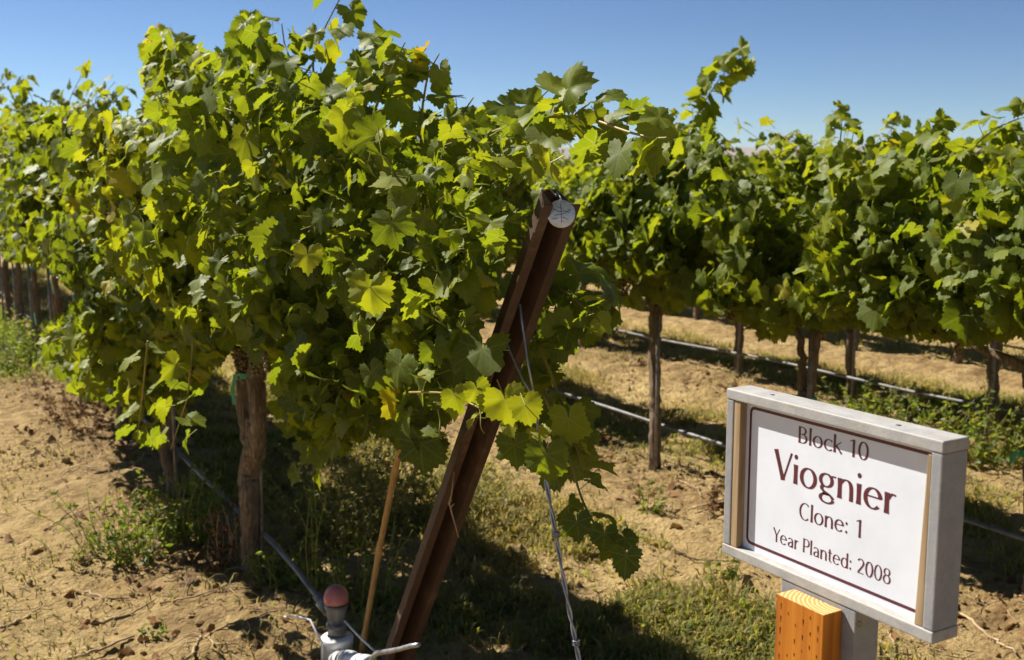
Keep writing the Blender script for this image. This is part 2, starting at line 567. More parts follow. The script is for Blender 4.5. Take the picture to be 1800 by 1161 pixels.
gx = axis_coords(-.2, 8.5, .024, -4000, 5000)
gy = axis_coords(2.2, 11.5, .03, -4000, 6000)
GX, GY = np.meshgrid(gx, gy)
GH = ground_h(GX.ravel(), GY.ravel())
V = np.column_stack([GX.ravel(), GY.ravel(), GH])
nx_, ny_ = len(gx), len(gy)
ii = (np.arange(ny_ - 1)[:, None] * nx_ + np.arange(nx_ - 1)[None, :]).ravel()
Q = np.column_stack([ii, ii + 1, ii + nx_ + 1, ii + nx_])
tag(link("ground", mesh_np("ground", V, Q, M['ground'])), kind="structure")


def make_hills():
    nA, nD = 220, 14
    ang = np.linspace(R(-75), R(95), nA)           # measured from +Y towards +X
    V = []
    for d in range(nD):
        t = d / (nD - 1)
        dist = 2300 + 900 * t
        prof = math.sin(min(1, t * 1.35) * math.pi / 2)
        ridge = 79 + 7 * vnoise(np.column_stack([ang * 6, ang * 0]), 1, 7) + 3 * vnoise(np.column_stack([ang * 24, ang * 0]), 1, 8)
        gull = 1 + .14 * vnoise(np.column_stack([ang * 60, np.full(nA, t * 3)]), 1, 9) * (1 - t)
        z = -2 + ridge * prof * gull * (1 if t < .99 else .98)
        V.append(np.column_stack([np.sin(ang) * dist, np.cos(ang) * dist, z]))
    V = np.concatenate(V)
    ii = (np.arange(nD - 1)[:, None] * nA + np.arange(nA - 1)[None, :]).ravel()
    Q = np.column_stack([ii, ii + nA, ii + nA + 1, ii + 1])
    tag(link("hills", mesh_np("hills", V, Q, M['hill'])), kind="structure")


make_hills()

# ------------------------------------------------------------------ grape leaf
def leaf_template(nout, rings, seed):
    """Grape leaf about 1 wide, stalk point at the origin, tip towards +y, upper side +z."""
    r_ = np.random.default_rng(seed)
    th = np.linspace(R(-168), R(168), nout)
    key = np.array([-168, -140, -118, -104, -80, -54, -30, 0, 30, 54, 80, 104, 118, 140, 168], float)
    val = np.array([.23, .44, .49, .50, .445, .545, .475, .635, .475, .545, .445, .50, .49, .44, .23])
    val = val * (1 + .085 * r_.standard_normal(len(val)))
    rr = np.interp(np.degrees(th), key, val)
    if nout > 20:
        rr = rr * (1 + .065 * np.where(np.arange(nout) % 2 == 0, 1, -1) * (.6 + .7 * r_.random(nout)))
    out = np.column_stack([np.sin(th) * rr, np.cos(th) * rr])
    pts = [np.zeros((1, 2))]
    for k in range(1, rings + 1):
        pts.append(out * (k / rings) ** .85)
    P = np.concatenate(pts)
    rad = np.hypot(P[:, 0], P[:, 1]); a = np.arctan2(P[:, 0], P[:, 1])
    cup = r_.uniform(-.75, .25); fold = r_.uniform(.0, .55); wav = r_.uniform(.03, .10); ph = r_.uniform(0, 6.28)
    bend = r_.uniform(-.5, .05)
    z = cup * rad ** 2 + fold * np.abs(P[:, 0]) * .6 + wav * rad * 1.6 * np.sin(a * r_.integers(2, 5) + ph) + bend * np.maximum(P[:, 1], 0) ** 2
    z = z + .004 * np.cos(a / .9 * 2 * np.pi) * rad * 2      # pleats between the main veins
    if nout > 20:
        z[-nout:] += .012 * r_.standard_normal(nout)
    V = np.column_stack([P, z])
    T = []; Q = []
    for i in range(nout - 1):
        T.append((0, 2 + i, 1 + i))
        for k in range(1, rings):
            a0 = 1 + (k - 1) * nout; b0 = 1 + k * nout
            Q.append((a0 + i, a0 + i + 1, b0 + i + 1, b0 + i))
    return V, np.array(T), np.array(Q).reshape(-1, 4)


LEAF_HI = [leaf_template(45, 3, 100 + k) for k in range(14)]
LEAF_MID = [leaf_template(21, 1, 200 + k) for k in range(8)]


def norm(a):
    return a / (np.linalg.norm(a, axis=-1, keepdims=True) + 1e-9)


def leaves_mesh(name, pos, nrm, tip, size, tint, lib, mat, petioles=True, pet_len=.40):
    k = len(pos)
    nrm = norm(nrm); tip = tip - nrm * (tip * nrm).sum(1, keepdims=True); tip = norm(tip)
    xax = np.cross(tip, nrm)
    idx = rng.integers(0, len(lib), k)
    VV = []; LP = []; TT = []; QQ = []; off = 0
    for li, (V, T, Qd) in enumerate(lib):
        s = np.where(idx == li)[0]
        if len(s) == 0: continue
        m_ = len(V)
        sx = rng.uniform(.9, 1.1, (len(s), 1, 1))
        W = (V[None, :, 0:1] * sx * xax[s][:, None] + V[None, :, 1:2] * tip[s][:, None] + V[None, :, 2:3] * nrm[s][:, None] * rng.uniform(.5, 1.9, (len(s), 1, 1)))
        W = W * size[s][:, None, None] + (pos[s] - .12 * size[s][:, None] * tip[s])[:, None]
        VV.append(W.reshape(-1, 3))
        lp = np.empty((len(s), m_, 3)); lp[:, :, :2] = V[None, :, :2]; lp[:, :, 2] = tint[s][:, None]
        LP.append(lp.reshape(-1, 3))
        o_ = off + np.arange(len(s))[:, None, None] * m_
        TT.append((T[None] + o_).reshape(-1, 3))
        if len(Qd): QQ.append((Qd[None] + o_).reshape(-1, 4))
        off += len(s) * m_
    nT = sum(len(t) for t in TT)
    mi = [np.zeros(nT, np.int32)]
    if petioles:
        # thin stalks: three-sided prisms from the stalk point back under the leaf
        p0 = pos - .12 * size[:, None] * tip
        p1 = p0 - (tip * .7 + nrm * .7 + .35 * rng.standard_normal((k, 3))) * (size * pet_len)[:, None]
        rr = .012 * size + .0006
        a = norm(np.cross(p1 - p0, nrm + .01)); b = norm(np.cross(p1 - p0, a))
        ring = []
        for q in range(3):
            an = q * 2.0944
            ring.append((np.cos(an) * a + np.sin(an) * b) * rr[:, None])
        W = np.stack([p0 + ring[0] * .7, p0 + ring[1] * .7, p0 + ring[2] * .7, p1 + ring[0], p1 + ring[1], p1 + ring[2]], 1)
        VV.append(W.reshape(-1, 3)); LP.append(np.zeros((6 * k, 3)))
        o_ = off + np.arange(k)[:, None, None] * 6
        pq = np.array([(0, 1, 4, 3), (1, 2, 5, 4), (2, 0, 3, 5)])
        nQ = sum(len(q) for q in QQ)
        QQ.append((pq[None] + o_).reshape(-1, 4))
        mi.append(np.zeros(nQ, np.int32)); mi.append(np.ones(3 * k, np.int32))
    else:
        mi.append(np.zeros(sum(len(q) for q in QQ), np.int32))
    F = [np.concatenate(TT)]
    if QQ: F.append(np.concatenate(QQ))
    return mesh_np(name, np.concatenate(VV), F, [mat, M['petiole']], np.concatenate(mi), True, {'lp': np.concatenate(LP)})


class Leaves:
    """Leaf records of one vine, turned into one foliage mesh."""
    def __init__(s): s.p = []; s.n = []; s.t = []; s.s = []; s.c = []; s.canes = []; s.tendrils = []

    def add(s, p, n, t, size, tint):
        s.p.append(np.atleast_2d(p)); s.n.append(np.atleast_2d(n)); s.t.append(np.atleast_2d(t))
        s.s.append(np.atleast_1d(size)); s.c.append(np.atleast_1d(tint))

    def shoot(s, pts, n_leaf, size=(.13, .06), tint=.5, rad=.0045, spread=1.0, side=None, skip=0.0, tj=.1):
        """A cane through the points with leaves at alternate nodes; size runs base -> tip."""
        pts = np.asarray(pts, float)
        t = np.linspace(0, len(pts) - 1, 24)
        sm = np.column_stack([np.interp(t, np.arange(len(pts)), pts[:, k]) for k in range(3)])
        for _ in range(4): sm[1:-1] = .5 * sm[1:-1] + .25 * (sm[:-2] + sm[2:])
        mb_ = MB(); mb_.tube(sm, np.linspace(rad, rad * .4, 24), 6); s.canes.append(mb_)
        tg = np.gradient(sm, axis=0); tg = norm(tg)
        for k in range(n_leaf):
            f = min(1, skip + (1 - skip) * (k + .75) / n_leaf)
            i = f * 23; i0 = int(i)
            p = sm[i0]; d = tg[i0]
            sz = .86 * (size[0] + (size[1] - size[0]) * f) * rng.uniform(.85, 1.15)
            sd = np.cross(d, np.array((.5, .85, -.1)) if side is None else side); sd = norm(sd)
            sgn = 1 if k % 2 == 0 else -1
            o_ = norm(sd * sgn + .45 * rng.standard_normal(3)) * spread
            pp = p + o_ * sz * .62
            n_ = norm(np.array((-.35, -.25, .75)) + o_ * .35 + .55 * rng.standard_normal(3))
            tp = o_ * .8 + d * .3 + np.array((0, 0, -.55))
            s.add(pp, n_, tp, sz, tint + rng.normal(0, tj))

    def arrays(s):
        return (np.concatenate(s.p), np.concatenate(s.n), np.concatenate(s.t), np.concatenate(s.s), np.concatenate(s.c))

    def build(s, parent, lib, pet=True):
        p, n, t, sz, c = s.arrays()
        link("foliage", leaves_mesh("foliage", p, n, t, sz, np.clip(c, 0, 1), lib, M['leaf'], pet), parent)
        for mb_ in s.canes: mb_.build("cane", M['cane'], parent)
        for mb_ in s.tendrils: mb_.build("tendril", M['petiole'], parent)


def canopy_leaf_frames(P, xc, zc, hw, hh, jit=.6):
    k = len(P)
    o = np.column_stack([(P[:, 0] - xc) / hw, np.zeros(k), (P[:, 2] - zc) / hh * .55])
    n_ = norm(o * .9 + np.array((0, -.05, .38)) + jit * rng.standard_normal((k, 3)))
    t_ = np.column_stack([(P[:, 0] - xc) / hw * .35, np.zeros(k), np.full(k, -.9)]) + .55 * rng.standard_normal((k, 3))
    return n_, t_


# ------------------------------------------------------------------ trunks
def trunk_mb(mb, path, rad, seed, n=18, steps=34, ridge=.22):
    """Fibrous vine trunk: a tube with twisting lengthwise ridges."""
    path = np.asarray(path, float)
    t = np.linspace(0, len(path) - 1, steps)
    sm = np.column_stack([np.interp(t, np.arange(len(path)), path[:, k]) for k in range(3)])
    for _ in range(3): sm[1:-1] = .5 * sm[1:-1] + .25 * (sm[:-2] + sm[2:])
    sm[1:-1] += .004 * rng.standard_normal((steps - 2, 3)) * [1, 1, .3]
    rb = np.interp(t, np.arange(len(path)), rad)
    th = np.arange(n) * 2 * np.pi / n
    RR = []
    for i in range(steps):
        u = i / steps
        a = th + u * 1.6
        w = vnoise(np.column_stack([np.cos(a) * 2.2, np.sin(a) * 2.2, np.full(n, u * 3.0)]), 1.0, seed)
        w2 = vnoise(np.column_stack([np.cos(a) * 5, np.sin(a) * 5, np.full(n, u * 5.0)]), 1.0, seed + 1)
        RR.append(rb[i] * (1 + ridge * w + .14 * w2))
    mb.tube(sm, np.array(RR), n)


def make_trunk(parent, x, y, ztop, r, seed, arms=(.65, .65), fork=True, lean=0.0):
    z0 = float(ground_h(np.array([x]), np.array([y]), False)[0]) - .06
    mb = MB()
    r_ = np.random.default_rng(seed)
    j = lambda s: r_.normal(0, s)
    zf = z0 + (ztop - z0) * r_.uniform(.45, .6)
    trunk_mb(mb, [(x + j(.01), y, z0), (x, y + j(.015), z0 + .1), (x + j(.025), y + lean * .3 + j(.025), z0 + .3), (x + j(.02), y + lean * .6 + j(.02), zf), (x + j(.015), y + lean, zf + .12)],
             [r * 1.25, r * 1.02, r * 1.05, r * .98, r * .85], seed)
    if fork:
        for sg in (-1, 1):
            yy = y + lean + sg * r * .55
            trunk_mb(mb, [(x, y + lean * .6 + sg * .01, zf - .12), (x + j(.01), yy, zf + .1), (x + j(.015), yy + sg * .02, ztop - .1), (x + j(.01), yy + sg * .05, ztop + .04),
                          (x + j(.03), yy + sg * arms[0 if sg < 0 else 1] * .5, ztop + .12 + j(.02)), (x + j(.03), yy + sg * arms[0 if sg < 0 else 1], ztop + .12 + j(.02))],
                     [r * .6, r * .62, r * .6, r * .55, r * .42, r * .22], seed + 3 + sg, n=12)
    else:
        trunk_mb(mb, [(x, y + lean, zf), (x + j(.01), y + lean, ztop - .1), (x, y + lean + .02, ztop + .05)], [r * .85, r * .8, r * .75], seed + 5, n=12)
        for sg in (-1, 1):
            trunk_mb(mb, [(x, y + lean, ztop - .05), (x + j(.02), y + lean + sg * .12, ztop + .1), (x + j(.03), y + lean + sg * arms[0 if sg < 0 else 1], ztop + .12)], [r * .6, r * .5, r * .25], seed + 6 + sg, n=10, steps=16)
    return mb.build("trunk", M['bark'], parent)


def make_tie(parent, x, y, z, r, mat, tail=.12):
    mb = MB()
    n = 20; th = np.linspace(0, 2 * np.pi, n + 1)[:-1]
    V = []
    for h in (-.012, .012):
        V.append(np.column_stack([x + np.cos(th) * r, y + np.sin(th) * r * 1.15, np.full(n, z + h) + .008 * np.sin(th * 2)]))
    V = np.concatenate(V)
    mb.add(V, None, [(j, (j + 1) % n, n + (j + 1) % n, n + j) for j in range(n)])
    # loose tail of the tape
    px = x - r * .75; py = y + r * .95
    tl = np.array([(px, py, z), (px - .012, py + .012, z - tail * .5), (px - .006, py + .014, z - tail)])
    w = np.array((.006, -.010, 0))
    V = np.concatenate([tl - w, tl + w])
    mb.add(V, None, [(0, 1, 4, 3), (1, 2, 5, 4)])
    return mb.build("tie", mat, parent)


def ico(sub=1):
    bm = bmesh.new(); bmesh.ops.create_icosphere(bm, subdivisions=sub, radius=1.0)
    V = np.array([v.co[:] for v in bm.verts]); T = np.array([[v.index for v in f.verts] for f in bm.faces]); bm.free()
    return V, T


ICO_V, ICO_T = ico(2)
ICO1_V, ICO1_T = ico(1)


def make_cluster(parent, x, y, z, length=.16, width=.09, nb=70, br=.0085):
    mb = MB()
    for k in range(nb):
        f = rng.random() ** .8
        w = width * .5 * (1 - .7 * f) * math.sqrt(rng.random())
        a = rng.uniform(0, 6.28)
        p = np.array((x + w * math.cos(a), y + w * math.sin(a), z - f * length))
        mb.add(ICO1_V * br * rng.uniform(.85, 1.15) + p, ICO1_T)
    mb.tube([(x, y, z + .05), (x, y, z - length * .7)], .002, 5)
    return mb.build("grape_cluster", M['grape'], parent)


# ------------------------------------------------------------------ row one: the vines next to the camera
ROW1 = [(0, 215), (30, 160), (60, 192), (150, 208), (200, 215), (245, 212), (268, 175), (262, 135), (262, 72), (280, 58), (300, 78), (335, 88), (370, 108), (412, 98), (424, 36), (440, 32), (462, 52), (475, 100), (520, 128), (545, 150), (600, 140), (642, 98), (664, 78), (700, 88), (703, 102), (688, 112), (672, 160), (660, 215), (700, 265), (728, 235), (745, 195), (765, 215), (800, 205), (832, 182), (850, 212), (890, 216), (960, 205), (1020, 212), (1075, 236), (1105, 240), (1050, 236), (985, 232), (955, 262), (970, 300), (950, 335), (905, 360), (895, 430), (880, 520), (850, 600), (800, 715), (770, 775), (745, 800), (705, 785), (680, 750), (610, 765), (575, 830), (545, 840), (515, 820), (505, 740), (490, 660), (465, 585), (430, 560), (400, 570), (378, 640), (335, 690), (330, 750), (318, 785), (245, 785), (222, 715), (150, 705), (85, 645), (100, 590), (150, 520), (85, 460), (0, 450)]
POST_PX = [(640, 1161), (765, 1161), (1050, 330), (1000, 300), (915, 300)]
RIGHT_PX = [(960, 440), (1010, 475), (1075, 560), (1060, 590), (1010, 600), (975, 640), (985, 690), (1020, 750), (1035, 800), (1030, 840), (1000, 850), (955, 835), (905, 780), (880, 740), (900, 640)]

vine_y = [4.69, 6.12, 7.55]
# canopy leaves between the post and the third vine, all inside a long sprawling hedge shape
XC, ZC = 1.40, 1.60
NTRY = 175000
P = np.column_stack([rng.uniform(.62, 2.15, NTRY), rng.uniform(1.75, 9.3, NTRY), rng.uniform(.35, 2.85, NTRY)])
px, py, pz = to_px(P)
ok = in_poly(px, py, ROW1)
behind = (P[:, 0] > 1.52) | (P[:, 1] > 3.4)
ok &= ~in_poly(px, py, POST_PX) | behind
hw = np.interp(P[:, 1], [1.7, 2.2, 2.7, 3.3, 3.8], [.26, .30, .40, .56, .64])
xc = np.interp(P[:, 1], [1.7, 2.7, 3.8], [1.48, 1.46, XC])
zlow = np.interp(P[:, 1], [1.7, 2.6, 3.6, 4.4, 5.0, 5.6, 6.5, 9.3], [1.0, .85, .80, .95, .80, .58, .62, .75])
ztop = np.interp(P[:, 1], [1.7, 2.2, 2.9, 3.4, 4.3, 5.7, 6.4, 7.4, 9.3], [2.0, 2.1, 2.3, 2.4, 2.52, 2.62, 2.45, 2.38, 2.42])
zlow = zlow + np.clip((XC - P[:, 0]) / .64, 0, 1) * np.interp(P[:, 1], [1.7, 3, 4.9, 5.6], [.1, .35, .45, .1])
zm = (zlow + ztop) / 2; zh = (ztop - zlow) / 2
hw = np.where(P[:, 0] > xc, np.minimum(hw, .33), hw)
rr = np.sqrt(((P[:, 0] - xc) / hw) ** 2 + np.abs((P[:, 2] - zm) / zh) ** 3.2)
clump = vnoise(P, 3.1, 21)
ok &= (rr < 1.02) & (rng.random(NTRY) < np.clip(.30 + .75 * (rr - .35), .16, 1) * np.clip(.62 + 1.35 * clump, .03, 1.3))
P = P[ok]; rr = rr[ok]
# the hedge's open end beside the post
# low skirt of drooping shoots on the near side
P3 = np.column_stack([rng.uniform(.78, 1.15, 5200), rng.uniform(5.2, 8.2, 5200), rng.uniform(.45, 1.25, 5200)])
qx, qy, qz = to_px(P3)
SKIRT = [(70, 560), (380, 540), (372, 640), (338, 690), (325, 780), (250, 780), (225, 715), (150, 700), (90, 645)]
P3 = P3[in_poly(qx, qy, SKIRT) & (rng.random(5200) < .22 * np.clip(.6 + .9 * vnoise(P3, 3.5, 24), .1, 1))]
P = np.concatenate([P, P3]); rr = np.concatenate([rr, np.full(len(P3), .9)])
P2 = np.column_stack([rng.uniform(1.45, 1.85, 2200), rng.uniform(1.7, 2.9, 2200), rng.uniform(.8, 1.75, 2200)])
qx, qy, qz = to_px(P2)
P2 = P2[in_poly(qx, qy, RIGHT_PX) & (rng.random(2200) < .55)]
print("row one leaves", len(P), len(P2))
P = np.concatenate([P, P2]); rr = np.concatenate([rr, np.full(len(P2), .8)])
nn, tt = canopy_leaf_frames(P, XC, ZC, .64, .9)
size = np.clip(rng.normal(.079, .025, len(P)) * np.interp(P[:, 1], [1.8, 4.2], [.78, 1.0]), .036, .15)
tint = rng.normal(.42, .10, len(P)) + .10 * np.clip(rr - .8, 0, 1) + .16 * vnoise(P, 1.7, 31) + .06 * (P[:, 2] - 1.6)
tint = np.where(rng.random(len(P)) < .012, rng.uniform(.78, .9, len(P)), np.clip(tint, .02, .8))
# autumn-coloured tip of the tall peak on the left
pk = (np.abs(P[:, 1] - 5.8) < .35) & (P[:, 2] > 2.38)
tint = np.where(pk & (rng.random(len(P)) < .45), rng.uniform(.82, 1., len(P)), tint)

row1 = []
owner = np.argmin(np.abs(P[:, 1][:, None] - np.array(vine_y)[None]), 1)
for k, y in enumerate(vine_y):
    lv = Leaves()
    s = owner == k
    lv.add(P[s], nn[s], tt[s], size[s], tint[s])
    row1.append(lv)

X1 = 1.37


def pxs(lst, x):
    return [on_x(a, b, x) for a, b in lst]


A_, B_, C_ = row1
A_.shoot(pxs([(560, 190), (548, 110), (570, 50), (604, -14)], X1), 12, (.135, .12), .55, side=None)
A_.shoot(pxs([(530, 150), (500, 80), (495, 40)], 1.3), 7, (.11, .08), .5)
A_.shoot(pxs([(740, 260), (742, 190), (752, 130), (772, 95)], X1), 8, (.10, .085), .66)
A_.shoot(pxs([(790, 280), (800, 220), (832, 172)], 1.42), 6, (.11, .085), .55)
A_.shoot(pxs([(860, 235), (940, 205), (1030, 204), (1100, 232), (1150, 244), (1175, 242)], X1), 18, (.14, .085), .42)
A_.shoot(pxs([(900, 250), (1000, 210), (1036, 182)], 1.36), 6, (.10, .06), .6)
A_.shoot(pxs([(640, 190), (655, 110), (690, 70)], 1.42), 14, (.13, .10), .5)
A_.shoot(pxs([(660, 190), (690, 120), (712, 75)], 1.3), 12, (.13, .10), .5)
A_.shoot(pxs([(440, 150), (436, 80), (425, 35)], 1.35), 8, (.12, .09), .4)
A_.shoot(pxs([(955, 690), (1000, 800), (1022, 880), (1060, 950), (1110, 978)], 1.42), 7, (.12, .06), .26, skip=.1)
A_.shoot(pxs([(945, 600), (985, 700), (1010, 780), (1035, 850)], 1.5), 7, (.125, .09), .38)
A_.shoot(pxs([(940, 470), (1000, 520), (1050, 560)], 1.55), 5, (.16, .13), .45)
# pale young shoot with tendrils hanging in front of the steel post
A_.shoot(pxs([(720, 690), (790, 690), (850, 722), (900, 735), (945, 740)], 1.09), 8, (.072, .05), .66, rad=.003, tj=.05)
for (a, b, s_, c_) in [(890, 710, .085, .70), (925, 720, .07, .68), (840, 690, .065, .62), (800, 700, .06, .60)]:
    A_.add(on_x(a, b, 1.06), (-.5, -.85, .1), (.2, -.2, -1), s_, c_)
for base in [(770, 760, 775, 800), (838, 740, 850, 790), (905, 735, 915, 770), (880, 735, 878, 765)]:
    p0 = on_x(base[0], base[1] - 40, 1.07); p1 = on_x(base[2], base[3] - 25, 1.07)
    th = np.linspace(0, 1, 14)[:, None]
    q = p0 + (p1 - p0) * th + np.column_stack([.010 * np.sin(th[:, 0] * 7), .014 * np.sin(th[:, 0] * 6 + 1), np.zeros(14)]) * th
    mb_ = MB(); mb_.tube(q, np.linspace(.0019, .0009, 14), 5); A_.tendrils.append(mb_)
# single large leaves that the photo shows
for (a, b, x, s_, c_, n_) in [
        (845, 625, 1.22, .19, .30, (-.6, -.5, .5)), (800, 590, 1.2, .15, .34, (-.6, -.3, .6)), (745, 670, 1.15, .15, .42, (-.7, .1, .4)),
        (905, 790, 1.25, .13, .34, (-.5, -.7, .3)), (962, 810, 1.28, .14, .40, (-.5, -.7, .2)), (1000, 745, 1.33, .14, .60, (-.5, -.8, .1)),
        (740, 790, 1.2, .17, .2, (-.5, -.6, .2)), (650, 515, .98, .15, .66, (-.6, -.75, .15)), (585, 225, 1.2, .13, .74, (-.6, -.75, .1)),
        (940, 205, 1.35, .20, .48, (-.6, -.1, .6)), (700, 650, 1.05, .13, .35, (-.7, -.2, .4)), (540, 455, .95, .12, .76, (-.6, -.75, .1)),
        (430, 250, .95, .14, .58, (-.6, -.75, .15)), (355, 250, .9, .14, .56, (-.6, -.75, .15)), (300, 275, .85, .12, .62, (-.6, -.75, .15)),
        (890, 390, 1.27, .12, .33, (-.3, .0, .9)), (880, 455, 1.27, .09, .33, (-.3, .1, .9)), (1040, 560, 1.6, .19, .44, (-.5, -.4, .6)),
        (690, 400, 1.0, .13, .36, (-.6, -.7, .1)), (560, 830, 1.2, .13, .5, (-.7, .3, .3)), (520, 835, 1.2, .11, .4, (-.7, .1, .2)),
        (545, 730, 1.1, .13, .58, (-.6, .5, .3)), (1015, 925, 1.36, .105, .15, (-.6, -.6, .2)), (1100, 985, 1.38, .105, .15, (-.6, -.6, .2)), (1062, 945, 1.38, .095, .15, (-.5, -.7, .2))]:
    A_.add(on_x(a, b, x), norm(np.array(n_) + .12 * rng.standard_normal(3)), (.15 * rng.standard_normal(), .15 * rng.standard_normal(), -1), s_ * .74, c_)
for k in range(46):
    a, b = rng.uniform(345, 520), rng.uniform(525, 622)
    A_.add(on_x(a, b, rng.uniform(1.0, 1.3)), norm(np.array((-.8, -.2, .4)) + .5 * rng.standard_normal(3)), (.3 * rng.standard_normal(), .3 * rng.standard_normal(), -1), rng.uniform(.07, .12), rng.normal(.42, .1))
B_.shoot(pxs([(360, 150), (310, 90), (285, 60), (265, 52)], 1.3), 9, (.13, .08), .66, tj=.2)
B_.shoot(pxs([(290, 190), (275, 130), (268, 90)], 1.3), 7, (.12, .09), .62, tj=.22)
B_.shoot(pxs([(340, 600), (330, 700), (300, 790)], .95), 8, (.14, .11), .5)
B_.shoot(pxs([(260, 600), (250, 700), (240, 780)], .9), 8, (.14, .11), .5)
B_.shoot(pxs([(120, 590), (90, 600), (75, 650)], .85), 6, (.14, .11), .6)
B_.shoot(pxs([(150, 560), (160, 640), (140, 700)], .85), 7, (.14, .11), .55)
C_.shoot(pxs([(60, 230), (40, 170), (12, 140), (0, 160)], 1.37), 9, (.16, .14), .4)

lab1 = ["nearest grapevine, on a thick twisted trunk with a green tie, beside the steel post",
        "grapevine left of the thickest trunk, with orange leaves on its peak",
        "third grapevine from the leaning steel post, with a low leafy skirt"]
for k, y in enumerate(vine_y):
    root = empty("grapevine", (X1, y, 0), lab1[k], "grapevine", "grapevines in the nearest row")
    if k == 0:
        mb = MB(); g0 = float(ground_h(np.array([X1]), np.array([y]), False)[0]) - .06
        tp = lambda a, b: on_x(a, b, X1)
        trunk_mb(mb, [tp(441, 1045), tp(441, 1010), tp(440, 940), tp(441, 880), tp(436, 830), tp(446, 790), tp(448, 765), tp(445, 735)], [.054, .046, .045, .049, .052, .047, .041, .036], 41, 26, 60, .28)
        trunk_mb(mb, [tp(440, 800), tp(432, 750), tp(429, 700), tp(431, 655), tp(425, 620), tp(405, 590), tp(330, 560)], [.030, .031, .029, .028, .03, .028, .015], 43, 18, 40, .3)
        trunk_mb(mb, [tp(450, 800), tp(454, 750), tp(453, 700), tp(449, 655), tp(452, 620), tp(480, 590), tp(640, 560), tp(760, 545)], [.032, .033, .032, .029, .03, .028, .022, .012], 45, 18, 40, .3)
        mb.build("trunk", M['bark'], root)
        p = on_x(441, 660, X1); make_tie(root, p[0], p[1], p[2], .066, M['tie'], .14)
        for (a, b, l_, w_) in [(425, 600, .17, .13), (450, 592, .16, .11), (470, 600, .12, .07)]:
            p = on_x(a, b, 1.33); make_cluster(root, *p, l_, w_, 90, .0095)
    else:
        make_trunk(root, X1, y, 1.0, .036, 60 + k, lean=.05)
        make_tie(root, X1, y + .05, .86, .06, M['tie'])
    row1[k].build(root, LEAF_HI)


# ------------------------------------------------------------------ row two, as far as the photo shows it near
ROW2 = [(940, 310), (985, 340), (1000, 328), (1055, 318), (1100, 300), (1145, 240), (1190, 222), (1240, 215), (1258, 240), (1270, 300), (1295, 322), (1345, 318), (1395, 292), (1440, 268), (1488, 262), (1508, 298), (1550, 270), (1590, 284), (1612, 245), (1640, 226), (1662, 262), (1672, 305), (1705, 318), (1745, 322), (1790, 298), (1850, 220), (2050, 220), (2400, 200), (2400, 640), (2050, 620), (1800, 585), (1760, 595), (1700, 596), (1640, 588), (1570, 580), (1530, 572), (1500, 560), (1450, 575), (1400, 560), (1345, 592), (1318, 560), (1250, 540), (1185, 505), (1165, 500), (1110, 482), (1085, 505), (1000, 480), (960, 400)]
v2 = [6.58, 5.26, 3.97, 2.67]
NT = 112000
P = np.column_stack([rng.uniform(3.45, 4.85, NT), rng.uniform(1.6, 7.3, NT), rng.uniform(.85, 2.45, NT)])
px, py, pz = to_px(P)
ok = in_poly(px, py, ROW2) & (pz > .5)
zl = 1.0 + .12 * vnoise(P[:, 1:2] * np.array([[1, 0.]]), 1.6, 4)
zt = 2.2 + .14 * vnoise(P[:, 1:2] * np.array([[1, 0.]]), 1.3, 5)
zm = (zl + zt) / 2; zh = (zt - zl) / 2
rr = np.sqrt(((P[:, 0] - 4.14) / np.where(P[:, 0] > 4.14, .42, .58)) ** 2 + np.abs((P[:, 2] - zm) / zh) ** 2.6)
ok &= (rr < 1.05) & (rng.random(NT) < np.clip(.30 + .8 * (rr - .35), .15, 1) * np.clip(.52 + 1.3 * vnoise(P, 2.8, 22), .02, 1.2))
P = P[ok]; rr = rr[ok]
print("row two leaves", len(P))
nn, tt = canopy_leaf_frames(P, 4.14, 1.6, .58, .62)
size = np.clip(rng.normal(.088, .026, len(P)), .04, .155)
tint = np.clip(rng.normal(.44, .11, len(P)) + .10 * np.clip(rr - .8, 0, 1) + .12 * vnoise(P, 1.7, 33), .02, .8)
tint = np.where(rng.random(len(P)) < .012, rng.uniform(.78, .92, len(P)), tint)
owner = np.argmin(np.abs(P[:, 1][:, None] - np.array(v2)[None]), 1)
row2 = []
for k in range(4):
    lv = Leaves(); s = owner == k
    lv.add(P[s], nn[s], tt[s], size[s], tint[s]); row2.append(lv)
X2 = 4.14
row2[1].shoot(pxs([(1190, 300), (1205, 240), (1240, 175), (1275, 125), (1312, 95)], X2), 30, (.165, .14), .6, spread=.75)
row2[1].shoot(pxs([(1160, 290), (1165, 240), (1190, 205)], X2), 7, (.12, .08), .5)
row2[1].shoot(pxs([(1230, 290), (1262, 230), (1290, 262)], 4.0), 6, (.10, .06), .5)
row2[2].shoot(pxs([(1410, 300), (1400, 262), (1375, 238), (1345, 228)], X2), 10, (.13, .09), .6)
row2[2].shoot(pxs([(1470, 300), (1478, 240), (1480, 215), (1460, 192)], X2), 10, (.13, .08), .62)
row2[2].shoot(pxs([(1500, 310), (1495, 262), (1500, 235)], X2), 5, (.11, .07), .5)
row2[3].shoot(pxs([(1640, 290), (1645, 240), (1628, 212)], X2), 11, (.14, .11), .55)
row2[3].shoot(pxs([(1560, 300), (1555, 262), (1545, 240)], X2), 6, (.11, .07), .72, tj=.2)
row2[3].shoot(pxs([(1700, 310), (1708, 260), (1750, 225), (1800, 205), (1840, 200)], X2), 17, (.14, .10), .55)
row2[3].shoot(pxs([(1790, 320), (1775, 285), (1800, 240)], X2), 6, (.11, .07), .6)
row2[2].add(on_x(1540, 545, 3.6), (-.7, -.4, .5), (0, 0, -1), .18, .32)
row2[2].add(on_x(1455, 530, 3.6), (-.6, .3, .5), (0, 0, -1), .13, .5)
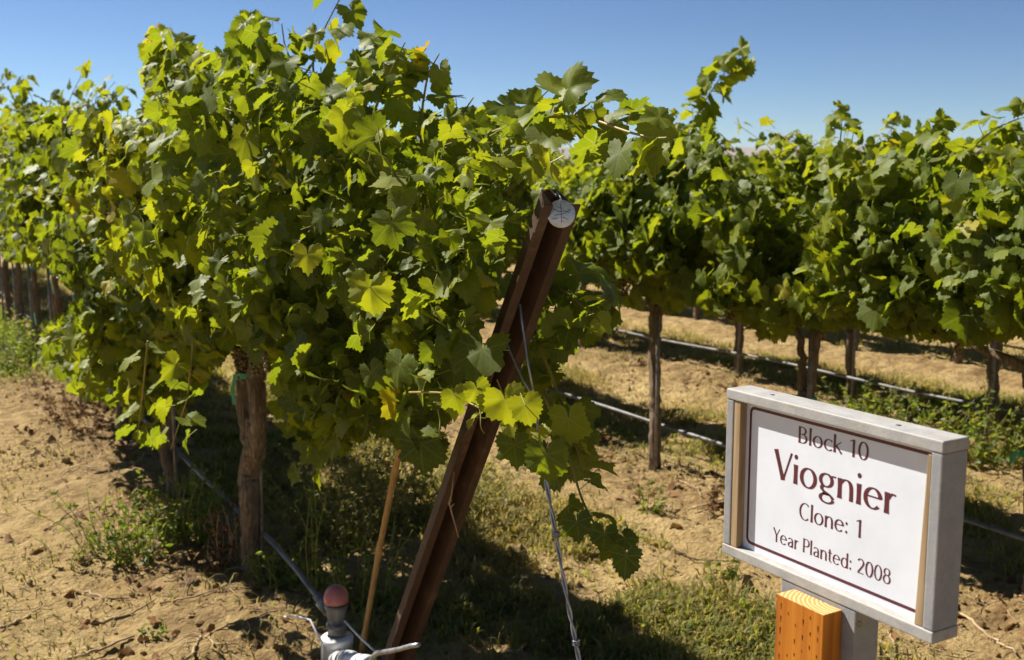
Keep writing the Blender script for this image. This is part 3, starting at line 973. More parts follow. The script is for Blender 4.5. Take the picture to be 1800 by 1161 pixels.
for k in range(34):
    row2[1].add(on_x(rng.uniform(1085, 1215), rng.uniform(478, 540), rng.uniform(3.75, 4.05)), norm(np.array((-.8, -.2, .4)) + .5 * rng.standard_normal(3)), (.3 * rng.standard_normal(), .3 * rng.standard_normal(), -1), rng.uniform(.08, .13), rng.normal(.42, .1))
row2[3].add(on_x(1700, 560, 3.6), (-.7, -.4, .3), (0, 0, -1), .17, .25)
lab2 = ["grapevine in the second row, mostly hidden behind the leaning steel post and its leaves",
        "grapevine with a single straight bare trunk between the steel post and the sign",
        "grapevine with a forked trunk rising right behind the top edge of the sign",
        "grapevine of the second row whose canopy reaches over the right end of the sign"]
for k, y in enumerate(v2):
    root = empty("grapevine", (X2, y, 0), lab2[k], "grapevine", "grapevines in the second row")
    if k == 1:
        mb = MB()
        tp = lambda a, b: on_x(a, b, X2)
        trunk_mb(mb, [tp(1151, 838), tp(1151, 800), tp(1152, 740), tp(1152, 680), tp(1151, 620), tp(1153, 570), tp(1152, 520)], [.046, .036, .033, .033, .036, .038, .036], 71, 18, 40, .2)
        for sg in (-1, 1):
            trunk_mb(mb, [(X2, y, 1.0), (X2 + .02, y + sg * .15, 1.18), (X2, y + sg * .6, 1.22)], [.034, .028, .012], 73 + sg, 12, 18)
        mb.build("trunk", M['bark'], root)
    else:
        make_trunk(root, X2, y, 1.02, .036, 80 + k, lean=.03)
        make_tie(root, X2, y + .03, .70, .055, M['teal'] if k == 2 else M['tie'], .05)
    row2[k].build(root, LEAF_HI if k else LEAF_MID)
    if k >= 1:
        for _ in range(2):
            make_cluster(root, X2 - rng.uniform(.22, .36), y + rng.uniform(-.5, .5), rng.uniform(1.2, 1.32), rng.uniform(.12, .17), .09, 55, .0095)


# ------------------------------------------------------------------ the vines further off: a few kinds, copied
def variant(seed):
    global rng
    keep = rng; rng = np.random.default_rng(seed)
    lv = Leaves(); n = 9000
    P = np.column_stack([rng.uniform(-.62, .62, n), rng.uniform(-.85, .85, n), rng.uniform(.75, 2.45, n)])
    zl = 1.10 + .18 * vnoise(P[:, 1:2] * np.array([[1, 0.]]), 1.7, seed); zt = 1.84 + .17 * vnoise(P[:, 1:2] * np.array([[1, 0.]]), 1.9, seed + 1)
    zm = (zl + zt) / 2; zh = (zt - zl) / 2
    r0 = np.sqrt((P[:, 0] / .5) ** 2 + np.abs((P[:, 2] - zm) / zh) ** 2.6)
    ok = (r0 < 1.05) & (rng.random(n) < np.clip(.25 + .6 * (r0 - .35), .1, .8) * np.clip(.55 + 1.2 * vnoise(P, 2.8, seed + 2), .03, 1.1))
    P = P[ok]; r0 = r0[ok]
    nn, tt = canopy_leaf_frames(P, 0, 1.6, .58, .62)
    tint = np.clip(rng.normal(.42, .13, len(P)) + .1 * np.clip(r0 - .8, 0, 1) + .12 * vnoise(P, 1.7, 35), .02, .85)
    lv.add(P, nn, tt, np.clip(rng.normal(.125, .025, len(P)), .06, .18), tint)
    for _ in range(6):
        y = rng.uniform(-.75, .75); dy = rng.normal(0, .22); dx = rng.normal(0, .2); h = rng.uniform(.15, .42)
        lv.shoot([(dx * .2, y, 1.75), (dx * .6, y + dy * .4, 1.85 + h * .4), (dx + dx * .5, y + dy * 1.6, 1.88 + h * .9)], 13, (.145, .105), .55)
    root = empty("grapevine", (0, 0, 0))
    lv.build(root, LEAF_MID, False)
    make_trunk_local(root, seed)
    rng = keep
    return root


def make_trunk_local(root, seed):
    make_trunk(root, 0.0, 0.0, 1.02, .038, seed, arms=(.6, .6), lean=random.uniform(-.04, .04))
    make_tie(root, 0, .0, .80, .055, M['teal'], .08)


variants = [variant(300 + 10 * k) for k in range(5)]
used = [False] * 5


def place_vine(k, x, y, label, group):
    src = variants[k]
    z = float(ground_h(np.array([x]), np.array([y]), False)[0]) - .02
    if not used[k]:
        used[k] = True; o = src
    else:
        o = src.copy(); COL.objects.link(o)
        for ch in src.children:
            c = ch.copy(); COL.objects.link(c); c.parent = o
    o.location = (x, y, z)
    o.rotation_euler = (0, 0, math.pi if random.random() < .5 else 0)
    s = random.uniform(.94, 1.05) * (1.2 if x < 2 else 1.0); o.scale = (1, 1, s)
    tag(o, label, "grapevine", group)
    return o


ordn = ["first", "second", "third", "fourth", "fifth", "sixth", "seventh", "eighth", "ninth", "tenth", "eleventh", "twelfth", "thirteenth", "fourteenth"]
kk = 0
for j in range(12):
    y = 8.98 + 1.42 * j
    lab = f"{ordn[j + 3]} grapevine from the leaning steel post in the nearest row" if j < 5 else "distant grapevine of the nearest row, beyond the left edge of the view"
    place_vine(kk % 5, 1.37, y, lab, "grapevines in the nearest row"); kk += 1
for y in [1.37, .05, -1.25]:
    place_vine(kk % 5, X2, y, "grapevine of the second row standing to the right of the sign", "grapevines in the second row"); kk += 1
for j in range(13):
    place_vine(kk % 5, X2, 7.9 + 1.31 * j, "grapevine of the second row hidden behind the nearest row's leaves", "grapevines in the second row"); kk += 1
r3 = [(9.65, "grapevine of the third row seen through the gap right of the steel post"),
      (8.4, "grapevine of the third row just left of the single straight trunk"),
      (7.15, "grapevine of the third row, its trunk left of the sign above the drip hose"),
      (5.88, "grapevine of the third row, slim pale trunk behind the middle of the sign's top edge"),
      (4.64, "grapevine of the third row rising out of the green weed patch right of the sign"),
      (3.4, "grapevine of the third row at the right edge of the view")]
for y, lab in r3:
    place_vine(kk % 5, 6.55, y, lab, "grapevines in the third row"); kk += 1
for y in [2.15, .9, -.3] + [10.9 + 1.26 * j for j in range(12)]:
    place_vine(kk % 5, 6.55, y, "grapevine of the third row hidden behind nearer leaves", "grapevines in the third row"); kk += 1
for ri, x in enumerate(ROWS[3:]):
    for j in range(20):
        y = 1.6 + 1.27 * j + ri * .3
        lab = "grapevine in the rows at the back, only parts of it seen under the nearer rows"
        place_vine(kk % 5, x, y, lab, "grapevines in the rows at the back"); kk += 1

# ------------------------------------------------------------------ stakes
def stake(x, y, h, r, label, group="thin stakes beside the vine trunks"):
    z = float(ground_h(np.array([x]), np.array([y]), False)[0])
    mb = MB(); mb.tube([(x, y, z - .1), (x + .004, y, z + h * .5), (x, y + .006, z + h)], r, 8)
    return tag(mb.build("vine_stake", M['stake'], None), label, "stake", group)


p = on_x(463, 1028, 1.41); stake(p[0], p[1], .95, .008, "thin metal stake at the right side of the nearest thick trunk")
stake(1.36, 6.03, .9, .009, "thin metal stake half hidden by leaves left of the nearest trunk")
for k, y in enumerate([8.98, 10.4, 11.82, 13.24, 14.66]):
    stake(1.30, y - .12, 1.0, .012, f"thin dark stake beside the {ordn[k + 3]} vine from the steel post in the nearest row")
stake(4.10, 5.20, 1.05, .010, "pale thin stake against the single straight trunk left of the sign")
stake(4.08, 3.92, 1.05, .012, "grey stake inside the forked trunk behind the sign's top edge")
for y, lb in [(7.1, "stake by the third-row trunk left of the sign"), (5.8, "stake by the third-row trunk behind the sign's top edge"), (4.58, "stake by the third-row trunk in the green weed patch")]:
    stake(6.5, y, 1.0, .011, "thin " + lb)

# ------------------------------------------------------------------ drip hoses
def hose(pts, label, r=.0112):
    mb = MB()
    pts = np.asarray(pts, float)
    t = np.linspace(0, len(pts) - 1, max(24, len(pts) * 6))
    sm = np.column_stack([np.interp(t, np.arange(len(pts)), pts[:, k]) for k in range(3)])
    for _ in range(3): sm[1:-1] = .5 * sm[1:-1] + .25 * (sm[:-2] + sm[2:])
    mb.tube(sm, r, 10)
    return tag(mb.build("drip_hose", M['hose'], None), label, "hose", "drip hoses along the rows")


h1 = [on_x(a, b, x) for a, b, x in [(574, 1068, 1.36), (550, 1040, 1.37), (520, 1000, 1.38), (480, 955, 1.40), (455, 930, 1.43), (425, 905, 1.43), (400, 880, 1.42), (365, 848, 1.40), (330, 812, 1.40)]]
h1 += [(1.41, y, .30 + .012 * math.sin(y * 2.1)) for y in np.arange(7.2, 26, .7)]
hose(h1, "grey drip hose sagging along the nearest row down to the riser pipe")
hose([(X2 + .05 + .012 * math.sin(y * 1.7), y, .303 + .010 * math.sin(y * 2.3)) for y in np.arange(-2, 26, .6)], "grey drip hose of the second row behind the single straight trunk")
hose([(6.47 + .012 * math.sin(y * 1.9), y, .303 + .012 * math.sin(y * 2.0 + 1)) for y in np.arange(-2, 26, .6)], "grey drip hose of the third row above the sign's left corner")
hose([(8.95, y, .303 + .012 * math.sin(y * 2.0)) for y in np.arange(-1, 26, .6)], "grey drip hose of the fourth row at the far right")

# ------------------------------------------------------------------ the leaning steel end post, its tag and guy wire
def make_post():
    xa = np.array((1., 0, 0))
    base = np.array((1.37, 3.335, -.12)); top = on_x(981, 352, 1.37)
    ax = norm(top - base); op = np.array((0, -ax[2], ax[1]))
    L = (top - base) @ ax
    # hat-shaped section: web at the back, sloping walls, flanges to the front
    front = [(-.051, .022), (-.025, .022), (-.0175, -.040), (.0175, -.040), (.025, .022), (.051, .022)]
    back = [(.051, .0175), (.029, .0175), (.0215, -.0455), (-.0215, -.0455), (-.029, .0175), (-.051, .0175)]
    loop = front + back
    n = len(loop)
    V = []
    steps = 14
    for s in range(steps + 1):
        o = base + ax * L * s / steps
        for a, b in loop: V.append(o + xa * a + op * b)
    V = np.array(V); Q = []
    for s in range(steps):
        for j in range(n):
            j2 = (j + 1) % n
            Q.append((s * n + j, s * n + j2, (s + 1) * n + j2, (s + 1) * n + j))
    # end caps strip by strip
    for s in (0, steps):
        for j in range(5):
            Q.append((s * n + j, s * n + j + 1, s * n + n - 2 - j, s * n + n - 1 - j))
    root = empty("end_post", base, "leaning rusty brown steel channel post at the end of the nearest row", "post")
    mb = MB(); mb.add(V, None, Q)
    mb.build("channel", M['rust'], root, smooth=False)
    # punched holes down the web
    for s in np.linspace(.25, .93, 6):
        hb = MB(); c = base + ax * L * s + op * -.039
        hb.lathe([(.0001, 0), (.008, 0), (.008, .002), (.006, .002)], c, op, 14)
        hb.build("bolt_hole", M['blackrubber'], root)
    return top, ax, op


ptop, pax, pop = make_post()
troot = empty("metal_tag", on_x(984, 372, 1.37), "round silver metal tag hanging at the top of the rusty post", "tag")
tc_ = on_x(971, 357, 1.37) + pop * .045 - pax * .0
nv = norm(np.array((-.46, -.86, .16)))
mb = MB(); mb.lathe([(.0001, -.0008), (.0315, -.0008), (.033, 0), (.0315, .0008), (.0001, .0008)], tc_, nv, 40)
disc = mb.build("disc", M['tag'], troot)
tx = norm(np.cross((0, 0, 1), nv)); ty = np.cross(nv, tx)
mb = MB()
pt = lambda a, b: tc_ + tx * a + ty * b + nv * .0014
for st in [[(-.002, .022), (0, .005), (.001, -.022)], [(-.018, .012), (-.006, .004), (.010, .006), (.020, .001)], [(-.016, -.004), (.004, -.001), (.022, .010)], [(-.012, .018), (.002, .012)], [(.004, -.008), (.016, -.014)], [(-.02, -.012), (-.008, -.010)]]:
    mb.tube([pt(*q) for q in st], .0007, 4)
mb.build("scratch_marks", M['darkline'], disc)
mb = MB()
mb.tube([tc_ + ty * .028 + nv * .002, tc_ + ty * .034 + nv * .003, tc_ + ty * .040 - pop * .02, ptop - pop * .010 + pax * .004, ptop - pop * .050 + pax * .002], .0022, 6)
mb.build("wire", M['galv'], troot)

groot = empty("guy_wire", on_x(945, 700, 1.31), "twisted grey guy wire slanting down in front of the steel post", "wire")
ga = [on_x(a, b, 1.345) for a, b in [(914, 535), (918, 570), (928, 640), (940, 700)]]
gb = [on_x(a, b, 1.335) for a, b in [(890, 598), (897, 620), (920, 670), (940, 700)]]
mb = MB(); mb.tube(ga, .0028, 6); mb.tube(gb, .0028, 6); mb.build("upper_strands", M['galv'], groot)
main = np.array([on_x(a, b, 1.34) for a, b in [(940, 700), (950, 790), (975, 930), (1000, 1070), (1018, 1161)]])
end = np.array((1.34, 1.75, -.05)); main = np.vstack([main, end])
t = np.linspace(0, len(main) - 1, 120)
sm = np.column_stack([np.interp(t, np.arange(len(main)), main[:, k]) for k in range(3)])
for _ in range(6): sm[1:-1] = .5 * sm[1:-1] + .25 * (sm[:-2] + sm[2:])
mb = MB()
for ph in (0, math.pi):
    a = np.linspace(0, 40, 120) + ph
    mb.tube(sm + np.column_stack([np.cos(a), np.sin(a), np.zeros(120)]) * .003, .003, 6)
for f in (50, 88):
    for w in range(3):
        th = np.linspace(0, 6.3, 12)
        mb.tube(sm[f] + np.column_stack([np.cos(th) * .008, np.sin(th) * .008, np.full(12, .005 * w)]), .0018, 5)
mb.build("twisted_cable", M['galv'], groot)

# bamboo stake, dry tendril on the post
bpts = [on_x(a, b, 1.44) for a, b in [(628, 1175), (640, 1120), (668, 960), (697, 815), (722, 720), (745, 640)]]
b0 = np.array(bpts[0]); bpts = [b0 + (b0 - np.array(bpts[1])) * 2.0] + bpts
mb = MB()
bp = np.array(bpts); t = np.linspace(0, len(bp) - 1, 50)
sm = np.column_stack([np.interp(t, np.arange(len(bp)), bp[:, k]) for k in range(3)])
rd = np.full(50, .0105); rd[::8] = .0128
mb.tube(sm, rd, 12)
tag(mb.build("bamboo_stake", M['bamboo'], None), "tan bamboo stake leaning beside the rusty steel post", "stake")
mb = MB()
mb.tube(np.array([on_x(a, b, 1.30) for a, b in [(798, 830), (794, 868), (790, 885), (795, 905), (806, 945)]]), [.0022, .002, .003, .002, .0012], 6)
mb.tube(np.array([on_x(a, b, 1.30) for a, b in [(794, 880), (788, 886), (792, 893), (798, 886)]]), .0016, 5)
tag(mb.build("dry_tendril", M['drycane'], None), "dry brown tendril clinging to the steel post's channel", "tendril")

# ------------------------------------------------------------------ irrigation riser
c0 = on_x(592, 1100, 1.37)
rx, ry = 1.37, float(c0[1])
zr = lambda yy: float(on_x(592, yy, 1.37)[2])
rroot = empty("irrigation_riser", (rx, ry, 0), "white plastic irrigation riser capped with a faded red ball", "pipe")
mb = MB()
zt = zr(1118)
mb.lathe([(.056, -.15), (.056, zt - .03), (.060, zt - .028), (.060, zt - .004), (.056, zt), (.036, zt + .004)], (rx, ry, 0), n=36)
mb.build("pipe", M['pvc'], rroot)
mb = MB()
z1, z2 = zr(1112), zr(1062)
h = z2 - z1
mb.lathe([(.034, z1), (.034, z1 + .2 * h), (.039, z1 + .22 * h), (.039, z1 + .34 * h), (.033, z1 + .36 * h), (.033, z1 + .55 * h), (.040, z1 + .85 * h), (.043, z1 + .9 * h), (.043, z2), (.02, z2 + .002)], (rx, ry, 0), n=36)
mb.build("collar", M['greyplastic'], rroot)
mb = MB()
rb = .0455
prof = [(.040, z2 + .002), (.044, z2 + .006)] + [(rb * math.cos(a), z2 + .022 + (zr(1030) - z2 - .022) * math.sin(a)) for a in np.linspace(-.1, 1.5708, 14)]
mb.lathe(prof, (rx, ry, 0), n=36)
mb.build("cap", M['ball'], rroot)
mb = MB(); mb.lathe([(.0435, z2 - .001), (.0455, z2 + .001), (.0455, z2 + .004), (.0435, z2 + .006)], (rx, ry, 0), n=36); mb.build("seal_ring", M['blackrubber'], rroot)
mb = MB()
e1 = np.array((rx - .0, ry + .01, z1 + .45 * h)); e0 = np.array(h1[0])
d = norm(e0 - e1)
mb.tube([e1, e0 + d * .01], .022, 16); mb.tube([e0 - d * .02, e0 + d * .035], .026, 16); mb.tube([e0 + d * .035, e0 + d * .075], .0185, 16)
mb.build("hose_coupling", M['greyplastic'], rroot)
# elbow and lever at the foot of the riser
mb = MB()
el = np.array((rx - .02, ry - .03, zr(1150)))
eo = on_x(648, 1168, 1.27)
mb.tube([el, el * .5 + eo * .5, eo], .030, 18); mb.tube([el * .62 + eo * .38, el * .5 + eo * .5], .037, 18)
mb.build("elbow", M['pvc'], rroot)
mb = MB(); mb.tube([el * .68 + eo * .32, el * .63 + eo * .37], .0385, 18); mb.build("elbow_ring", M['blackrubber'], rroot)
mb = MB()
mb.tube([eo + (0, 0, -.02)] + [on_x(a, b, 1.25) for a, b in [(655, 1156), (664, 1148), (680, 1146), (700, 1142), (722, 1136), (736, 1134)]], [.008, .009, .009, .008, .0075, .0075, .007], 8)
mb.build("lever", M['galv'], rroot)
mb = MB()
mb.tube([on_x(a, b, x) for a, b, x in [(500, 1085, 1.22), (520, 1084, 1.24), (545, 1090, 1.27), (556, 1112, 1.28), (566, 1130, 1.29), (566, 1172, 1.29)]], .0042, 8)
tag(mb.build("thin_tube", M['pvc'], None), "thin white tube bent over the soil left of the riser", "tube")
mb = MB()
mb.tube([on_x(a, b, x) for a, b, x in [(606, 1092, 1.38), (632, 1120, 1.40), (648, 1135, 1.40), (660, 1146, 1.38)]], .004, 8)
tag(mb.build("thin_tube", M['pvc'], None), "thin white tube running behind the bamboo stake to the post", "tube")

# ------------------------------------------------------------------ the sign
SX = 1.30
sroot = empty("sign_board", (SX + .028, 1.215, .0), "white vineyard sign with maroon lettering in a weathered grey wooden frame", "sign")
PD = .017
panel = box_obj("panel", (SX + PD, 1.008, 1.186), (SX + PD + .004, 1.4375, 1.4545), M['white'], sroot, 0)
box_obj("back_board", (SX + PD + .0065, 1.0095, 1.19), (SX + .054, 1.428, 1.452), M['greypaint'], sroot, 0)
box_obj("top_board", (SX - .001, .9875, 1.4555), (SX + .057, 1.4475, 1.4745), M['wornpaint'], sroot, .003, 3)
box_obj("bottom_board", (SX - .001, .9875, 1.167), (SX + .057, 1.4475, 1.186), M['wornpaint'], sroot, .003, 3)
box_obj("side_board", (SX, .9885, 1.1862), (SX + .056, 1.0075, 1.4553), M['greypaint'], sroot, .0025, 2)
box_obj("side_board", (SX, 1.4285, 1.1862), (SX + .056, 1.4465, 1.4553), M['greypaint'], sroot, .0025, 2)


def tp_(co):
    if co.z > 1.4 and co.y > 1.015: co.y -= .0085
    return co


b1 = box_obj("retaining_strip", (SX + .0015, 1.0078, 1.1865), (SX + PD - .0005, 1.0235, 1.4500), M['batten'], sroot, .0012, 1, taper=tp_)
b1["label"] = "bare wood strip cut to a taper at its top end"
box_obj("retaining_strip", (SX + .0015, 1.4115, 1.1865), (SX + PD - .0005, 1.4282, 1.4550), M['batten'], sroot, .0012, 1)
box_obj("support_board", (SX + .0005, 1.133, -.1), (SX + .0555, 1.2965, 1.1665), M['greypaint'], sroot, .002, 2)
for y in (1.09, 1.36):
    mb = MB(); mb.lathe([(.0001, .0008), (.0045, .0008), (.0045, 0)], (SX + .026, y, 1.4742), (0, 0, 1), 12); mb.build("nail_head", M['rust'], sroot)
mb = MB(); mb.lathe([(.0055, -.001), (.0055, .0012), (.003, .0012), (.0028, -.001)], (SX + .010, 1.133, 1.143), (0, -1, 0), 14); mb.build("screw_hole", M['drycane'], sroot)

# border line with round corners
def border():
    y0, y1, z0, z1 = 1.4040, 1.0145, 1.1965, 1.4484
    r, w = .012, .0054
    pts = []
    for (cy, cz, a0) in [(y0 - r, z1 - r, 0), (y1 + r, z1 - r, -90), (y1 + r, z0 + r, -180), (y0 - r, z0 + r, -270)]:
        for k in range(7):
            a = R(a0 - 15 * k)
            pts.append((cy + r * math.cos(a), cz + r * math.sin(a)))
    # walk: start at left-top going over the top
    P_ = []
    for (cy, cz, a_start) in [(y0 - r, z1 - r, 0.), (y1 + r, z1 - r, 90.), (y1 + r, z0 + r, 180.), (y0 - r, z0 + r, 270.)]:
        for k in range(7):
            a = R(a_start + 15 * k)
            P_.append(((cy, cz), (math.cos(a), math.sin(a))))
    V = []; n = len(P_)
    for (c, d) in P_:
        V.append((SX + PD - .00025, c[0] + d[0] * r, c[1] + d[1] * r)); V.append((SX + PD - .00025, c[0] + d[0] * (r - w), c[1] + d[1] * (r - w)))
    Q = [(2 * i, 2 * i + 1, (2 * ((i + 1) % n)) + 1, 2 * ((i + 1) % n)) for i in range(n)]
    mb = MB(); mb.add(V, None, Q); mb.build("border_line", M['maroon'], panel, smooth=False)


border()


def arc(cx, cy, rx_, ry_, a0, a1, n=26):
    a = np.radians(np.linspace(a0, a1, n))
    return [(cx + rx_ * math.cos(t), cy + ry_ * math.sin(t)) for t in a]


G = {
    'V': (62, [([(4, 100), (31, 0)], 1.15), ([(58, 100), (31, 0)], .55)], []),
    'i': (23, [([(11, 66), (11, 0)], 1.1)], [(11, 92, 8.5)]),
    'o': (60, [(arc(30, 33, 22, 32, 0, 360, 40), 1)], []),
    'g': (58, [(arc(27, 45, 18, 21, 0, 360, 36), .9), ([(40, 60), (48, 63), (57, 63)], .8), ([(18, 27), (12, 19), (15, 10), (30, 4), (43, -2), (50, -13)], .95), (arc(30, -14, 20, 15, -5, -360, 36)[:30] + [(17, -2), (22, 3)], .85)], []),
    'n': (57, [([(11, 66), (11, 0)], 1.1), ([(13, 50), (19, 61), (29, 66), (40, 62), (45, 50), (46, 34), (46, 0)], 1.)], []),
    'e': (57, [([(50, 38)] + arc(29, 33, 21.5, 32, 8, 318, 34), 1), ([(9, 38), (50, 38)], .9)], []),
    'r': (38, [([(11, 66), (11, 0)], 1.1), ([(13, 48), (18, 58), (26, 64), (35, 62)], 1.2)], []),
    'B': (60, [([(11, 100), (11, 0)], 1.1), ([(11, 97), (26, 97)] + arc(26, 76, 19, 21, 90, -90, 16) + [(11, 55)], .95), ([(11, 55), (28, 55)] + arc(28, 29, 22, 26, 90, -90, 16) + [(11, 3)], 1)], []),
    'l': (22, [([(11, 104), (11, 0)], 1.1)], []),
    'c': (50, [(arc(31, 33, 23, 32, 45, 315, 28), 1)], []),
    'k': (51, [([(11, 104), (11, 0)], 1.1), ([(44, 66), (13, 34)], .5), ([(20, 40), (48, 0)], 1.)], []),
    '1': (50, [([(30, 100), (30, 0)], 1.1), ([(30, 98), (20, 92), (11, 88)], .7)], []),
    '0': (58, [(arc(29, 50, 21, 49, 0, 360, 44), 1)], []),
    'C': (66, [(arc(37, 50, 29, 49, 48, 312, 34), 1)], []),
    ':': (26, [], [(12, 9, 8.0), (12, 57, 8.0)]),
    'Y': (54, [([(3, 100), (27, 48)], 1.05), ([(51, 100), (27, 48)], .55), ([(27, 52), (27, 0)], 1.1)], []),
    'a': (53, [([(10, 56), (18, 64), (28, 65), (38, 60), (42, 48), (42, 0)], 1.), ([(42, 38), (28, 36), (15, 30), (10, 18), (14, 6), (24, 2), (34, 6), (42, 16)], 1.)], []),
    'P': (55, [([(11, 100), (11, 0)], 1.1), ([(11, 97), (28, 97)] + arc(28, 71, 21, 26, 90, -90, 18) + [(11, 45)], 1)], []),
    't': (35, [([(15, 88), (15, 16), (19, 5), (31, 2)], 1.), ([(2, 65), (31, 65)], .9)], []),
    'd': (58, [(arc(28, 33, 20, 32, 0, 360, 36), 1), ([(47, 104), (47, 0)], 1.1)], []),
    '2': (56, [(arc(27, 74, 19, 25, 155, -25, 18) + [(30, 38), (10, 5)], 1), ([(8, 4), (50, 4)], 1.3)], []),
    '8': (57, [(arc(28, 76, 17, 22, 0, 360, 34), .95), (arc(28, 28, 20, 27, 0, 360, 36), 1)], []),
    ' ': (28, [], []),
}


def lettering(text, yl, yr, zl, zr_, cap, weight=6.2, thin=2.6):
    """One line of the sign; the pen is an upright ellipse, so stems are heavy and hairlines light."""
    adv = sum(G[c][0] for c in text)
    lead = 6
    W_ = yl - yr
    sx_ = W_ / (adv - 12); sz_ = cap / 100
    mb = MB(); x0 = -lead; layer = 0
    for ch in text:
        a, strokes, dots = G[ch]
        for pts, w in strokes:
            pts = np.asarray(pts, float)
            if len(pts) > 4 and not np.allclose(pts[0], pts[-1]):
                tt = np.linspace(0, len(pts) - 1, len(pts) * 3)
                pts = np.column_stack([np.interp(tt, np.arange(len(pts)), pts[:, k]) for k in (0, 1)])
                for _ in range(4): pts[1:-1] = .5 * pts[1:-1] + .25 * (pts[:-2] + pts[2:])
            closed = np.allclose(pts[0], pts[-1])
            tg = np.gradient(pts, axis=0)
            if closed: tg[0] = tg[-1] = pts[1] - pts[-2]
            tg = tg / (np.linalg.norm(tg, axis=1)[:, None] + 1e-9)
            nr = np.column_stack([-tg[:, 1], tg[:, 0]])
            hwid = np.sqrt((weight * w * nr[:, 0]) ** 2 + (thin * nr[:, 1]) ** 2)
            if len(pts) == 2:      # stems flare a little at both ends
                pts = np.linspace(pts[0], pts[1], 7); nr = np.repeat(nr[:1], 7, 0)
                hwid = hwid[0] * np.array([1.12, 1.02, .97, .95, .97, 1.02, 1.12])
            L_ = pts + nr * hwid[:, None]; R_ = pts - nr * hwid[:, None]
            A2 = np.concatenate([L_, R_]); k = len(pts)
            yy = yl - (x0 + A2[:, 0]) * sx_
            zz = zl + (zr_ - zl) * ((x0 + A2[:, 0]) * sx_ / W_) + A2[:, 1] * sz_
            V = np.column_stack([np.full(2 * k, SX + PD - .0002 - .00002 * (layer % 9)), yy, zz]); layer += 1
            mb.add(V, None, [(i, i + 1, k + i + 1, k + i) for i in range(k - 1)])
        for (dx, dy, r_) in dots:
            th = np.linspace(0, 2 * np.pi, 19)[:-1]
            A2 = np.vstack([[dx, dy], np.column_stack([dx + r_ * np.cos(th) * cap / 100 / sx_ * .98, dy + r_ * np.sin(th)])])
            yy = yl - (x0 + A2[:, 0]) * sx_
            zz = zl + (zr_ - zl) * ((x0 + A2[:, 0]) * sx_ / W_) + A2[:, 1] * sz_
            V = np.column_stack([np.full(19, SX + PD - .0002 - .00002 * (layer % 9)), yy, zz]); layer += 1
            mb.add(V, [(0, 1 + i, 1 + (i + 1) % 18) for i in range(18)])
        x0 += a
    return mb.build("lettering", M['maroon'], panel, smooth=False)


kx = (SX + PD) / (SX + .028)


def fy(y): return y * kx


def fz(z): return CAM_Z + (z - CAM_Z) * kx


lettering("Block 10", fy(1.2960), fy(1.1470), fz(1.4030), fz(1.4050), .0286, 5.6, 2.6)
lettering("Viognier", fy(1.3465), fy(1.0915), fz(1.3290), fz(1.3310), .0510, 6.1, 2.5)
lettering("Clone: 1", fy(1.2870), fy(1.1510), fz(1.2715), fz(1.2765), .0295, 5.6, 2.6)
lettering("Year Planted: 2008", fy(1.3460), fy(1.0920), fz(1.2145), fz(1.2190), .0245, 5.6, 2.6)

# orange treated timber standing in front of the sign's support
wroot = empty("wooden_post", (1.279, 1.2125, 0), "short orange treated timber post standing under the sign", "post")
LO, HI = (1.2576, 1.1594, -.1), (1.2995, 1.2640, 1.1600)
body = box_obj("timber", LO, HI, M['orangewood'], wroot, .0016, 2)
me = body.data; me.materials.append(M['endgrain'])
for p_ in me.polygons:
    if p_.normal.z > .9: p_.material_index = 1
mb = MB()
r_ = np.random.default_rng(5)
for k in range(6):
    y = 1.170 + k * .0165
    z = 1.1600 - (.012 if k % 2 else .022)
    while z > .82:
        if r_.random() < .18: z -= .0245; continue
        l_ = r_.uniform(.004, .013); w_ = r_.uniform(.0007, .0011)
        yy = y + r_.normal(0, .0006)
        V = [(1.2571, yy - w_, z), (1.2571, yy + w_, z), (1.2571, yy + w_ * .4, z - l_), (1.2571, yy - w_ * .4, z - l_)]
        mb.add(V, None, [(0, 1, 2, 3)])
        z -= .0245 * r_.uniform(.8, 1.2)
mb.build("incision_marks", M['endgrain_dark'], body, smooth=False)


# ------------------------------------------------------------------ grass, weeds, litter, clods, canes
def grass_strip(name, x0, x1, y0, y1, n, mat, hmax, keep, tintf, seed, leafy=.35):
    r_ = np.random.default_rng(seed)
    X = r_.uniform(x0, x1, n); Y = r_.uniform(y0, y1, n)
    k = keep(X, Y, r_)
    X, Y = X[k], Y[k]; n = len(X)
    Z = ground_h(X, Y) - .004
    a = r_.uniform(0, 6.283, n); h = hmax * r_.uniform(.3, 1., n) * (.45 + .8 * np.clip(vnoise(np.column_stack([X, Y]), 3.3, seed) * .5 + .5, 0, 1))
    lean = r_.uniform(.3, 1.6, n)
    D = np.column_stack([np.cos(a), np.sin(a), np.zeros(n)]); S = np.column_stack([-np.sin(a), np.cos(a), np.zeros(n)])
    w = (.0022 + .0025 * r_.random(n)); lf = r_.random(n) < leafy; w = np.where(lf, w * 2.6, w); h = np.where(lf, h * .55, h)
    B = np.column_stack([X, Y, Z])
    up = np.array((0, 0, 1.))
    p1 = B + (up * .6)[None] * h[:, None] + D * (h * lean * .25)[:, None]
    p2 = B + up[None] * (h * (1 - .18 * lean))[:, None] + D * (h * lean * .75)[:, None]
    Wd = S * w[:, None]
    V = np.stack([B - Wd * .7, B + Wd * .7, p1 - Wd, p1 + Wd, p2], 1).reshape(-1, 3)
    o = np.arange(n)[:, None] * 5
    Qd = np.array([[0, 1, 3, 2]]) + o; T = np.array([[2, 3, 4]]) + o
    t = np.clip(tintf(X, Y, r_), 0, 1)
    lp = np.zeros((n, 5, 3)); lp[:, :, 0] = r_.random(n)[:, None]; lp[:, :, 2] = t[:, None]
    me = mesh_np(name, V, [T, Qd], mat, None, True, {'lp': lp.reshape(-1, 3)})
    return link(name, me)


